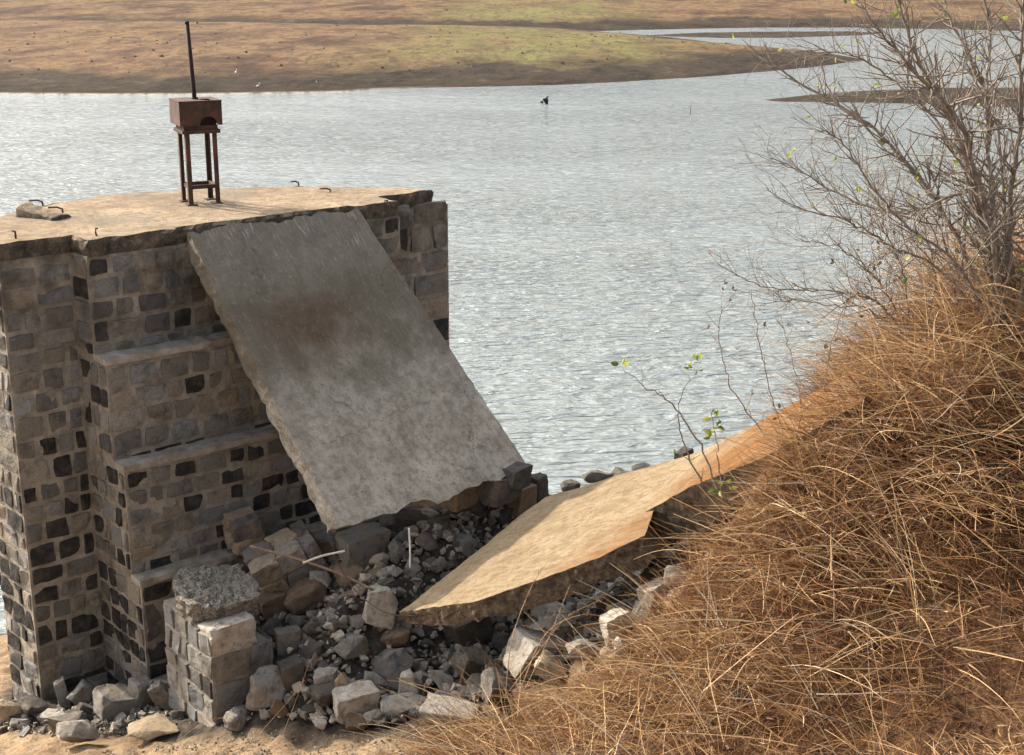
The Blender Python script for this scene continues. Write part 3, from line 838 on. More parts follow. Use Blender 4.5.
# slab two, broken span lying towards the bank (its points are laid out with the terrain)
th = [.10 + .09 * min(1, k / 20) for k in range(len(na))] + [.33 - .14 * min(1, k / 30) for k in range(len(nb))]
sl2 = slab_obj('concrete_slab', MT, na + nb, fa + fb, [n2] * len(na) + [n3] * len(nb), th, A2, s2, t2, .034)
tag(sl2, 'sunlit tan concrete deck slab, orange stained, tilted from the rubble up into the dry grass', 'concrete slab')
print('slab2 far end', fb[-1].round(2), nb[-1].round(2))

# ------------------------------------------------------------------ broken pier in front
def pier():
    base = at(215, 725, 10.55)
    e = np.array([math.cos(math.radians(38)), math.sin(math.radians(38)), 0]); n = np.array([e[1], -e[0], 0])
    root = empty('broken_pier', (base[0], base[1], base[2]), 0)
    tag(root, 'stump of a square masonry pier with rough concrete lump on top', 'masonry pier')
    z0, z1 = -.25, .81
    mb = MB(); w, d = .56, .86
    P = lambda a, b: np.array([0, 0, 0.0]) + e * a + n * b
    prism(mb, [P(*q)[:2] for q in [(0.004, -d), (0.004, -.004), (w - .004, -.004), (w - .004, -d)][::1]], z0, z1 - .22)
    prism(mb, [P(*q)[:2] for q in [(0.005, -d + .001), (0.005, -.2), (w - .1, -.2), (w - .1, -d + .001)]], z1 - .23, z1 - .02)
    wall_stones(mb, P(0, 0), e, n, 0, w, z0, z1 - .2, 61, ch=.26, lo=.22, hi=.36, gap=.02, dark=lambda z: .45)
    wall_stones(mb, P(0.0, 0), n, -e, -d, 0, z0, z1 - .02, 62, ch=.19, lo=.13, hi=.26, gap=.02, dark=lambda z: .12)
    wall_stones(mb, P(w, 0), -n, e, 0, d, z0, z1 - .2, 63, ch=.24, gap=.02, dark=lambda z: .4)
    mb.build('masonry', [MM, MS], root)
    # sunlit top block
    b = rock_mesh('block', 901, (.40, .22, .25), 'block'); o = link('top_block', b, M_PALE, root)
    c = P(.21, -.10); o.location = (c[0], c[1], z1 - .10); o.rotation_euler = (0.02, -.02, math.radians(38))
    # concrete lump
    NA, NR = 72, 22; V = []; rq = np.random.default_rng(4)
    for k in range(NA):
        a = 2 * math.pi * k / NA; ca, sa = math.cos(a), math.sin(a)
        rad = .325 * (abs(ca) ** 3.2 + abs(sa) ** 3.2) ** (-1 / 3.2) * (1 + .16 * nz((ca * 1.2, sa * 1.2, 0), 1.6, 3) + .08 * nz((ca * 4, sa * 4, 0), 2, 1))
        for q in range(NR):
            f = min(1, q / (NR - 6)); x, y = ca * rad * f, sa * rad * f * 1.25
            z = .085 + .035 * nz((x, y, 0), 4, 2) + .035 * nz((x, y, 0), 13, 5) + .02 * nz((x, y, 0), 34, 1)
            if q > NR - 6:
                d = (q - (NR - 6)) / 5; z = z * (1 - d) - .09 * d; sh = 1 - .05 * d + .05 * nz((x * 9, y * 9, d * 3), 2, 6); x, y = x * sh, y * sh
            V.append((x, y, z))
    F = [[k * NR + q, k * NR + q + 1, ((k + 1) % NA) * NR + q + 1, ((k + 1) % NA) * NR + q] for k in range(NA) for q in range(NR - 1)]
    lm = mesh_np('concrete_lump', V, [f[::-1] for f in F]); M = Mat('exposed aggregate concrete', .95, .15)
    p = M.pos(); vv = M.voro(p, 42)
    M.color(M.mix(M.ramp(M.noise(p, 70, 5, .75), [(.42, 0), (.58, 1)]), (.34, .305, .25), (.085, .078, .07)))
    M.bump(M.noise(p, 55, 7, .8), .03, 1.0)
    o = link('concrete_lump', lm, M.m, root); c = P(.31, -.52); o.location = (c[0], c[1], z1 + .075); o.rotation_euler = (.03, .02, math.radians(30))

# ------------------------------------------------------------------ stones
def rock_mesh(name, seed, size, kind):
    rs = np.random.default_rng(seed)
    bm = bmesh.new()
    if kind == 'round':
        bmesh.ops.create_icosphere(bm, subdivisions=4, radius=.5)
        for v in bm.verts:
            c = v.co.copy(); k = np.sign(c) * np.abs(np.array(c) * 2) ** .75 / 2
            v.co = Vector(k) * (1 + .22 * nz(c, 2.2, seed % 17) + .12 * nz(c, 5, seed % 13) + .05 * nz(c, 14, seed % 11))
    else:
        if kind == 'block':
            pts = []
            for x in (-1, 1):
                for y in (-1, 1):
                    for z in (-1, 1):
                        c = np.array([x * .5 + rs.uniform(-.09, .07), y * .5 + rs.uniform(-.10, .08), z * .5 + rs.uniform(-.10, .08)])
                        if rs.uniform() < .45:       # a chipped corner
                            for ax in range(3):
                                q = c.copy(); q[ax] -= np.sign(c[ax]) * rs.uniform(.10, .36); pts.append(q)
                        else: pts.append(c)
        elif kind == 'slab':
            pts = []
            for k in range(7):
                a = 2 * math.pi * k / 7 + rs.uniform(-.42, .42); r = rs.uniform(.30, .60)
                for z in (-.5, .5):
                    pts.append((math.cos(a) * r * rs.uniform(.75, 1.1), math.sin(a) * r * rs.uniform(.75, 1.1), z + rs.uniform(-.3, .2) * np.sign(z)))
        else:
            pts = []
            for k in range(15):
                v = rs.normal(size=3); v /= np.abs(v).max() ** .55 * np.linalg.norm(v) ** .45
                pts.append(v * .5 * rs.uniform(.85, 1.1))
        vs_ = [bm.verts.new(p) for p in pts]
        r = bmesh.ops.convex_hull(bm, input=vs_)
        bmesh.ops.delete(bm, geom=[g for g in r['geom_interior'] if isinstance(g, bmesh.types.BMVert)], context='VERTS')
        bmesh.ops.dissolve_limit(bm, angle_limit=math.radians(9), verts=bm.verts, edges=bm.edges)
        bmesh.ops.bevel(bm, geom=list(bm.edges), offset=.02, segments=1, affect='EDGES', profile=.6)
        bmesh.ops.triangulate(bm, faces=bm.faces)
        for _ in range(2):
            bmesh.ops.subdivide_edges(bm, edges=[e for e in bm.edges if e.calc_length() > .12], cuts=1)
            bmesh.ops.triangulate(bm, faces=bm.faces)
        bm.normal_update()
        for v in bm.verts:
            v.co += v.normal * (.05 * nz(v.co, 3.5, seed % 19) + .035 * nz(v.co, 9, seed % 7) + .015 * nz(v.co, 22, seed % 5))
    for v in bm.verts:
        v.co = Vector((v.co.x * size[0], v.co.y * size[1], v.co.z * size[2]))
    bmesh.ops.recalc_face_normals(bm, faces=bm.faces)
    me = bpy.data.meshes.new(name); bm.to_mesh(me); bm.free()
    if kind == 'round': me.polygons.foreach_set('use_smooth', np.ones(len(me.polygons), dtype=bool))
    else:
        me.polygons.foreach_set('use_smooth', np.ones(len(me.polygons), dtype=bool))
        me.set_sharp_from_angle(angle=math.radians(32))
    return me
pier()

KINDS = {k: [rock_mesh('stone_' + k, 100 + 13 * i + len(k), (1, 1, 1), k) for i in range(nn)] for k, nn in (('angular', 16), ('block', 10), ('slab', 8), ('round', 5))}
for lst in KINDS.values():
    for m_ in lst: m_.materials.append(M_GREY)
def stone(name, kind, i, mat, loc, size, rot, label, cat='stone', group=None):
    o = bpy.data.objects.new(name, KINDS[kind][i % len(KINDS[kind])])
    COL.objects.link(o)
    o.location = loc; o.scale = size; o.rotation_euler = rot
    o.material_slots[0].link = 'OBJECT'; o.material_slots[0].material = mat
    tag(o, label, cat, group); return o
def upx(P): # metres per pixel at a point
    zc = P[1] * math.cos(PITCH) - (P[2] - HCAM) * math.sin(PITCH)
    return zc / FPX

# named stones: u of centre, v of foot, width px, height px, shape, material, yaw deg, tilt deg (about view axis), label
NAMED = [
 (8, 726, 30, 28, 'angular', 'tan', 10, 10, 'pale brown pointed rock at the far left edge of the sandy ground'),
 (31, 722, 34, 24, 'angular', 'dark', 40, -15, 'dark wedge rock beside the pale brown rock at the far left'),
 (68, 738, 42, 16, 'slab', 'grey', 15, -8, 'flat grey slab rock, upper of two stacked at lower left'),
 (74, 750, 46, 20, 'angular', 'grey', 25, -10, 'thick grey slab rock, lower of two stacked at lower left'),
 (62, 708, 12, 28, 'block', 'grey', 20, 8, 'slim upright grey stone at the foot of the tower corner'),
 (80, 710, 28, 27, 'angular', 'grey', 60, -25, 'grey wedge leaning beside the slim upright stone'),
 (84, 692, 28, 20, 'slab', 'dark', 30, -30, 'dark tilted slab in the inner corner of the tower foot'),
 (98, 700, 32, 18, 'slab', 'dark', 10, 15, 'dark flat stone lying in front of the tower inner corner'),
 (115, 722, 38, 30, 'block', 'grey', 35, -20, 'large grey block in the middle of the tower foot debris'),
 (157, 678, 40, 36, 'angular', 'grey', 20, 20, 'large angular grey boulder resting against the stepped wall foot'),
 (139, 714, 22, 32, 'block', 'grey', 50, -12, 'brownish grey block left of the pier, below the big boulder'),
 (162, 714, 24, 34, 'angular', 'grey', 10, 25, 'grey rock touching the left foot of the broken pier'),
 (150, 743, 54, 14, 'angular', 'tan', 20, -6, 'flat sand coloured slab half buried in front of the pier'),
 (120, 733, 16, 10, 'angular', 'grey', 0, 0, 'little grey rock between the flat sand slab and the two stacked slabs'),
 (263, 712, 62, 40, 'angular', 'grey', 10, 8, 'big blunt grey boulder right of the pier foot'),
 (236, 732, 28, 20, 'round', 'grey', 70, 0, 'small round grey stone beside the pier foot'),
 (324, 690, 38, 14, 'slab', 'pale', 10, -8, 'pale flat stone lying on a dark rock in the lower heap'),
 (324, 712, 40, 30, 'angular', 'dark', 30, 10, 'dark rock under the pale flat stone in the lower heap'),
 (345, 708, 26, 34, 'angular', 'brown', 30, 25, 'brown upright rock in the lower heap'),
 (356, 722, 44, 30, 'block', 'pale', 15, 4, 'pale rough block at the front of the lower heap'),
 (392, 692, 46, 36, 'angular', 'grey', 45, 20, 'large grey rock right of the brown upright rock'),
 (411, 708, 30, 36, 'angular', 'pale', 20, 18, 'pale pointed rock at the front right of the heap'),
 (400, 722, 58, 14, 'slab', 'grey', 8, 6, 'long flat grey slab lying along the sandy edge'),
 (349, 666, 42, 28, 'angular', 'grey', 15, 10, 'rough grey concrete chunk in the middle of the heap'),
 (290, 690, 24, 28, 'block', 'dark', 25, 0, 'dark square block behind the big blunt grey boulder'),
 (449, 742, 54, 32, 'block', 'grey', -14, -6, 'grey rectangular block with sunlit top, lowest at the grass edge'),
 (535, 678, 50, 42, 'block', 'pale', 30, -20, 'white faced block standing at the edge of the dark hollow'),
 (551, 692, 50, 40, 'slab', 'tan', 25, -35, 'yellowish sunlit slab leaning on the white faced block'),
 (586, 670, 46, 30, 'angular', 'grey', 20, -15, 'grey wedge between the yellowish slab and the grass'),
 (616, 646, 26, 32, 'block', 'pale', 20, 10, 'pale upright block at the grass edge below the tan slab'),
 (622, 670, 24, 36, 'slab', 'pale', 60, -60, 'pale long stone lying down from the pale upright block'),
 (642, 630, 42, 36, 'angular', 'grey', 15, -20, 'grey boulder under the notch of the tan slab'),
 (497, 714, 52, 44, 'slab', 'grey', 25, -40, 'big sloping grey slab rock below the white faced block'),
 (474, 684, 52, 36, 'angular', 'dark', 20, -15, 'dark large rock at the mouth of the hollow'),
 (444, 696, 44, 18, 'slab', 'pale', 20, -42, 'pale long rock slanting up beside the dark large rock'),
 (468, 650, 42, 32, 'block', 'dark', 30, 8, 'dark block in the shade under the tan slab tip'),
 (394, 650, 30, 18, 'round', 'brown', 15, 5, 'oval brown stone under the tan slab tip'),
 (380, 634, 46, 48, 'angular', 'pale', 40, 12, 'pale kite shaped rock left of the tan slab tip'),
 (304, 615, 44, 28, 'round', 'brown', 20, 18, 'large smooth brown boulder below the fallen masonry chunk'),
 (363, 568, 46, 34, 'block', 'grey', 25, 6, 'grey square block below the lower left corner of the leaning slab'),
 (352, 588, 38, 22, 'round', 'brown', 10, 0, 'brown rounded stone below the grey square block'),
 (318, 600, 28, 28, 'angular', 'pale', 0, 20, 'pale angular rock touching the large smooth brown boulder'),
 (273, 618, 28, 22, 'block', 'brown', 20, 4, 'reddish brown block behind the broken pier top'),
 (287, 653, 24, 22, 'block', 'grey', 20, 0, 'grey cubic stone right of the pier, half way up the heap'),
 (312, 640, 24, 20, 'angular', 'dark', 50, 0, 'dark angular stone in the middle of the heap'),
 (538, 508, 16, 32, 'block', 'dark', 42, 0, 'dark upright stone at the lower right corner of the leaning slab'),
 (520, 516, 26, 30, 'block', 'brown', 42, 0, 'brown block under the lower right corner of the leaning slab'),
 (428, 556, 30, 22, 'slab', 'grey', 30, -38, 'grey flat stone tilted up below the leaning slab'),
 (462, 556, 34, 14, 'slab', 'grey', 20, -10, 'flat grey stone beside the edge of the tan slab'),
 (440, 512, 30, 16, 'block', 'brown', 42, 5, 'brown stone wedged under the middle of the leaning slab'),
 (395, 535, 32, 18, 'round', 'grey', 42, 5, 'round edged grey stone wedged under the leaning slab left half'),
 (412, 582, 30, 14, 'slab', 'grey', 15, -20, 'grey broken plate beside the tip of the tan slab'),
 (704, 556, 30, 18, 'slab', 'pale', 20, -20, 'pale flat stone at the grass edge right of the tan slab notch'),
 (730, 545, 24, 16, 'angular', 'tan', 40, 10, 'tan stone at the grass edge near the rounded dark slab end'),
 (676, 590, 30, 20, 'angular', 'grey', 10, -10, 'grey angular stone in the grass edge below the tan slab notch'),
 (655, 605, 26, 18, 'block', 'pale', 30, 15, 'small pale block beside the grey boulder under the notch'),
 (462, 506, 44, 26, 'block', 'brown', 42, 4, 'brown block propping the lower edge of the leaning slab, left of a grey one'),
 (497, 503, 40, 28, 'block', 'grey', 40, -4, 'grey block propping the lower edge of the leaning slab near its right corner'),
 (480, 516, 36, 18, 'angular', 'dark', 20, 0, 'dark flat stone below the two blocks propping the leaning slab'),
 (515, 488, 26, 22, 'block', 'dark', 42, 0, 'dark block propping the right corner of the leaning slab'),
 (597, 488, 28, 15, 'angular', 'dark', 20, 0, 'dark shore rock at the waterline, left of two behind the tan slab'),
 (620, 485, 18, 13, 'angular', 'dark', 70, 0, 'dark shore rock at the waterline, right of two behind the tan slab'),
 (570, 494, 16, 9, 'round', 'dark', 20, 0, 'low dark shore stone at the waterline beside the leaning slab'),
 (642, 476, 18, 8, 'round', 'dark', 20, 0, 'low dark shore stone half hidden by the tan slab edge'),
 (684, 464, 17, 14, 'block', 'dark', 40, 8, 'dark square stone peeping over the tan slab edge near the sapling'),
]
NAMED_XY = []
for i, (u, v, w, h, kind, mt, yaw, tilt, lab) in enumerate(NAMED):
    p = hitg(u, v - 2)
    if 'shore' in lab: p = hz(u, v - 1, .1); h = h * 1.25; w = w * 1.2
    if 'peeping' in lab: p = at(u, v, 12.3)
    if 'propping' in lab: p = at(u, v, 12.45)
    k = upx(p)
    ww, hh = w * k * .88, h * k * .92
    tr = math.radians(tilt)
    stretch = 1.08
    size = (ww * stretch, ww * random.uniform(.75, 1.0) * stretch if kind != 'slab' else max(ww, hh) * .9, hh * stretch)
    if kind == 'slab' and abs(tilt) > 25: size = (math.hypot(ww, hh) * 1.0, math.hypot(ww, hh) * .75, min(ww, hh) * .42)
    loc = (p[0], p[1] + size[1] * .3, p[2] + hh * .5)
    R = Matrix.Rotation(-tr, 3, 'Y') @ Matrix.Rotation(math.radians(yaw), 3, 'Z')
    stone('boulder' if ww > .24 else 'rock', kind, i * 3 + 1, ROCKMATS[mt], loc, size, R.to_euler(), lab, 'rock')
    NAMED_XY.append((loc[0], loc[1], ww * .5))

# the fallen chunk of masonry, stones still mortared together, and the smaller stack behind it
def chunk(center_px, w, h, d, yaw, tilt, label, seed, name):
    p = hitg(*center_px)
    root = empty(name, (p[0], p[1] + .1, p[2] - .02))
    root.rotation_euler = (Matrix.Rotation(math.radians(yaw), 3, 'Z') @ Matrix.Rotation(math.radians(-tilt), 3, 'Y') @ Matrix.Rotation(math.radians(8), 3, 'X')).to_euler()
    tag(root, label, 'masonry')
    rs = np.random.default_rng(seed); z = 0
    mb = MB(); mb.box(-w / 2 + .03, w / 2 - .03, -d / 2 + .03, d / 2 - .03, .02, h - .03)
    rows = 2 if h > .25 else 1
    mb.build('mortar_core', MM, root)
    for r in range(rows):
        hh = h / rows; u = -w / 2
        while u < w / 2 - .05:
            ww = min(rs.uniform(.16, .26), w / 2 - u)
            if w / 2 - (u + ww) < .08: ww = w / 2 - u
            for b in (-1, 1):
                me = rock_mesh('block', int(rs.integers(1e6)), (ww * 1.0, d * .52, hh * .98), 'block')
                o = link('stone_block', me, [M_GREY, M_PALE, M_GREY, M_TAN][int(rs.integers(4))], root)
                o.location = (u + ww / 2, b * d * .25, z + hh / 2); o.rotation_euler = tuple(rs.uniform(-.06, .06, 3))
            u += ww
        z += hh
chunk((290, 578), .62, .36, .44, 22, 20, 'chunk of masonry still mortared together, fallen below the leaning slab', 5, 'masonry_chunk')
chunk((243, 548), .26, .32, .3, 30, 4, 'small stack of stones beside the steps behind the fallen masonry chunk', 8, 'stone_stack')

# loose rubble: countable stones, grouped by colour
def in_slab2(x, y, z):
    q = np.array([x, y, z]) - A2
    ss, tt, nn = q @ s2, q @ t2, q @ n2
    return ss > -.05 and -.3 < tt < 2.6 and nn > -.2
def slab1_clear(x, y):
    q = np.array([x, y, 0.0]); d = (TL - q)
    # height of the slab plane above (x,y)
    zpl = (TL @ nA - nA[0] * x - nA[1] * y) / nA[2]
    return zpl
def on_slab1_plan(x, y, m=.0):
    P4 = [TL[:2], TR[:2], BR[:2], BL[:2]]
    return bool(inpoly(np.array(x), np.array(y), [tuple(p) for p in P4]))
TOWER = [tuple(TP(*q)[:2]) for q in [(-.67, -.32), (-.02, -.32), (-.02, .75), (3.32, .75), (3.32, -.3), (4.08, -.3), (3.05, -1.5), (1.1, -2.3), (-.7, -1)]]
def pier_plan(x, y):
    b = at(215, 725, 10.55); e = (math.cos(math.radians(38)), math.sin(math.radians(38))); n = (e[1], -e[0])
    a_ = (x - b[0]) * e[0] + (y - b[1]) * e[1]; b_ = (x - b[0]) * n[0] + (y - b[1]) * n[1]
    return -.06 < a_ < .62 and -.9 < b_ < .06
HEAP = [tuple(hitg(u, v)[:2]) for u, v in [(228, 728), (330, 726), (430, 716), (500, 700), (560, 668), (640, 620), (690, 565), (640, 552)]] + [(.95, 12.2), (.55, 13.2), (-.6, 13.0), (-1.9, 12.9), (-2.7, 12.6), (-2.9, 11.9)] + [tuple(hitg(u, v)[:2]) for u, v in [(238, 620)]]
FOOT = [tuple(hitg(u, v)[:2]) for u, v in [(0, 735), (90, 738), (175, 728), (200, 725), (170, 690), (110, 690), (44, 712), (10, 705)]]
LABS = {'grey': ('small grey rubble stone lying loose in the heap under the slabs', 'grey stones of the rubble heap'),
        'dark': ('small dark rubble stone lying loose in the heap under the slabs', 'dark stones of the rubble heap'),
        'brown': ('small brown rubble stone lying loose in the heap under the slabs', 'brown stones of the rubble heap'),
        'pale': ('small pale rubble stone lying loose in the heap under the slabs', 'pale stones of the rubble heap')}
def scatter(poly, n, smin, smax, labs, seed, zl=0.0):
    rs = np.random.default_rng(seed); P = np.array(poly); lo, hi = P.min(0), P.max(0); placed = []; tries = 0
    while len(placed) < n and tries < n * 120:
        tries += 1
        x, y = rs.uniform(lo[0], hi[0]), rs.uniform(lo[1], hi[1])
        if not inpoly(np.array(x), np.array(y), poly): continue
        if inpoly(np.array(x), np.array(y), TOWER) or pier_plan(x, y): continue
        f = 1 - len(placed) / n
        s = smin + (smax - smin) * (f ** 1.3) * rs.uniform(.7, 1)
        if any(math.hypot(x - a, y - b) < .52 * (s + c) * .62 for a, b, c in placed): continue
        if any(math.hypot(x - a, y - b) < (s * .4 + c) * .72 for a, b, c in NAMED_XY): continue
        z = float(G(x, y)) + s * rs.uniform(.1, .32) + zl
        if in_slab2(x, y, z + s * .4): continue
        if on_slab1_plan(x, y) and z + s * .5 > slab1_clear(x, y) - .2: continue
        placed.append((x, y, s))
        mt = rs.choice(list(labs.keys()), p=[.36, .20, .20, .24][:len(labs)])
        kind = rs.choice(['angular', 'block', 'slab', 'round'], p=[.60, .12, .24, .04])
        sz = (s * rs.uniform(.85, 1.3), s * rs.uniform(.7, 1.05), s * (rs.uniform(.5, .85) if kind != 'slab' else rs.uniform(.28, .42)))
        stone('rubble_stone', kind, int(rs.integers(50)), ROCKMATS[mt], (x, y, z), sz, (rs.normal(0, .35), rs.normal(0, .35), rs.uniform(0, 6.28)), labs[mt][0], 'stone', labs[mt][1])
scatter(HEAP, 300, .08, .27, LABS, 3)
LABS2 = {'grey': ('small grey broken stone on the ground at the tower foot, left of the pier', 'small grey stones at the tower foot'),
         'dark': ('small dark broken stone on the ground at the tower foot, left of the pier', 'small dark stones at the tower foot')}
_p = scatter.__code__
def scatter2():
    rs = np.random.default_rng(9); P = np.array(FOOT); lo, hi = P.min(0), P.max(0); c = 0
    while c < 70:
        x, y = rs.uniform(lo[0], hi[0]), rs.uniform(lo[1], hi[1])
        if not inpoly(np.array(x), np.array(y), FOOT) or inpoly(np.array(x), np.array(y), TOWER) or pier_plan(x, y): continue
        s = rs.uniform(.05, .22) * rs.uniform(.6, 1); mt = 'grey' if rs.uniform() < .6 else 'dark'; c += 1
        stone('broken_stone', rs.choice(['angular', 'block', 'slab']), int(rs.integers(50)), ROCKMATS[mt], (x, y, float(G(x, y)) + s * .2), (s, s * .8, s * .6), (rs.normal(0, .3), rs.normal(0, .3), rs.uniform(0, 6.28)), LABS2[mt][0], 'stone', LABS2[mt][1])
scatter2()

# gravel and chips between the stones: uncountable
UNDER = [tuple(q[:2]) for q in (A2, na[-1], fa[-1], B2)]
def gravel():
    rs = np.random.default_rng(21); mb = MB()
    protos = []
    for k in range(10):
        bm = bmesh.new(); vs_ = [bm.verts.new(Vector(rs.normal(size=3)).normalized() * .5 * rs.uniform(.8, 1.1)) for _ in range(13)]
        bmesh.ops.convex_hull(bm, input=vs_); bm.verts.index_update()
        bad = [v for v in bm.verts if not v.link_faces]
        bmesh.ops.delete(bm, geom=bad, context='VERTS'); bm.verts.index_update()
        protos.append(([v.co.copy() for v in bm.verts], [[v.index for v in f.verts] for f in bm.faces])); bm.free()
    for poly, n, a, b in ((HEAP, 2600, .025, .08), (HEAP, 2300, .075, .165), (FOOT, 900, .012, .05), (FOOT, 160, .05, .10), ([tuple(hitg(u, v)[:2]) for u, v in [(60, 754), (440, 754), (420, 725), (230, 732)]], 900, .008, .035),
                          ([(.2, 13.5), (1.5, 14), (1.6, 21.2), (-2.2, 21.0), (-1.2, 15)], 900, .05, .2), (GRASS[:7] + [(2.2, 9.0), (1.2, 7)], 300, .02, .07)):
        P = np.array(poly); lo, hi = P.min(0), P.max(0); X = rs.uniform(lo[0], hi[0], n * 3); Y = rs.uniform(lo[1], hi[1], n * 3)
        ok = inpoly(X, Y, poly) & ~inpoly(X, Y, TOWER); X, Y = X[ok][:n], Y[ok][:n]; Z = G(X, Y)
        for x, y, z in zip(X, Y, Z):
            s = a + (b - a) * rs.uniform() ** 2.2
            if inpoly(np.array(x), np.array(y), UNDER) and rs.uniform() < .75: continue
            if pier_plan(x, y) or (on_slab1_plan(x, y) and z + s > slab1_clear(x, y) - .2): continue
            V, F = protos[int(rs.integers(10))]
            R = Matrix.Rotation(rs.uniform(0, 6.28), 3, Vector(rs.normal(size=3)).normalized()) @ Matrix.Diagonal((s, s * .8, s * .65))
            mb.add([R @ v + Vector((x, y, z + .02 + s * .12)) for v in V], F, rs.uniform())
    M = Mat('stone chips', .93, .15); p = M.pos()
    c = M.ramp(M.attr('tint'), [(0, (.08, .076, .07)), (.35, (.19, .17, .14)), (.7, (.29, .26, .215)), (1, (.44, .39, .31))])
    M.color(M.mix(M.ramp(M.noise(p, 30, 4, .7), [(.45, 0), (.65, .6)]), c, (.10, .08, .06))); M.bump(M.noise(p, 60, 5, .7), .01, .8)
    tag(mb.build('gravel', M.m), 'loose stone chips and small broken rubble filling the gaps of the heap and the bare ground', 'gravel', kind='stuff')
gravel()

# ------------------------------------------------------------------ dry grass
def strands(n, roots, L, K, az, lean0, droop, wob, w0, seed, tipfrac=.3):
    """vectorised drooping strands -> ribbon vertices (n,K,2,3)"""
    rs = np.random.default_rng(seed)
    P = np.zeros((n, K, 3)); P[:, 0] = roots
    th = lean0.copy(); ph = az.copy()
    seg = L / (K - 1)
    curl = rs.normal(0, wob, n)
    for k in range(1, K):
        th = th + droop * (1 + .4 * rs.normal(size=n)) / (K - 1)
        ph = ph + curl / (K - 1) + rs.normal(0, wob * .5, n) / math.sqrt(K)
        d = np.stack([np.sin(th) * np.cos(ph), np.sin(th) * np.sin(ph), np.cos(th)], 1)
        P[:, k] = P[:, k - 1] + d * seg[:, None]
    for k in range(1, K):
        gz = G(P[:, k, 0], P[:, k, 1]) + .012
        P[:, k, 2] = np.maximum(P[:, k, 2], gz)
    T = np.gradient(P, axis=1); T /= np.linalg.norm(T, axis=2, keepdims=True) + 1e-9
    rv = rs.normal(size=(n, 1, 3)); S = np.cross(T, np.repeat(rv, K, 1)); S /= np.linalg.norm(S, axis=2, keepdims=True) + 1e-9
    prof = np.interp(np.linspace(0, 1, K), [0, .6, 1], [1, .8, tipfrac])
    W = w0[:, None] * prof[None]
    return P, S * W[..., None] * .5
def ribbons(name, sets, mat):
    Vs, Fs, Ts, off = [], [], [], 0
    for (P, S), tint in sets:
        n, K, _ = P.shape
        V = np.stack([P - S, P + S], 2).reshape(-1, 3)
        i = np.arange(n * K).reshape(n, K) * 2 + off
        F = np.stack([i[:, :-1], i[:, :-1] + 1, i[:, 1:] + 1, i[:, 1:]], -1).reshape(-1, 4)
        Vs.append(V); Fs.append(F); Ts.append(np.repeat(tint, K * 2)); off += len(V)
    return link(name, mesh_np(name, np.concatenate(Vs), np.concatenate(Fs), False, {'tint': np.concatenate(Ts)}), mat)
def sample(poly, n, rs, dens=None):
    P = np.array(poly); lo, hi = P.min(0), P.max(0); xs, ys = [], []; c = 0
    while c < n:
        x, y = rs.uniform(lo[0], hi[0], 4 * n), rs.uniform(lo[1], hi[1], 4 * n)
        ok = inpoly(x, y, poly)
        if dens is not None: ok &= rs.uniform(size=4 * n) < dens(x, y)
        xs.append(x[ok]); ys.append(y[ok]); c += ok.sum()
    return np.concatenate(xs)[:n], np.concatenate(ys)[:n]
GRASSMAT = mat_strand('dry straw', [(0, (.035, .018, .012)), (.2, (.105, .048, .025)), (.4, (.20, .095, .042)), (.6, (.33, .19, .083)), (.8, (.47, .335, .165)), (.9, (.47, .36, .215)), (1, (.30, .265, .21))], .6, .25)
def vnoise(x, y, s, o=0):
    return np.array([mnoise.noise(Vector((a * s + o, b * s - o, o))) for a, b in zip(x, y)])
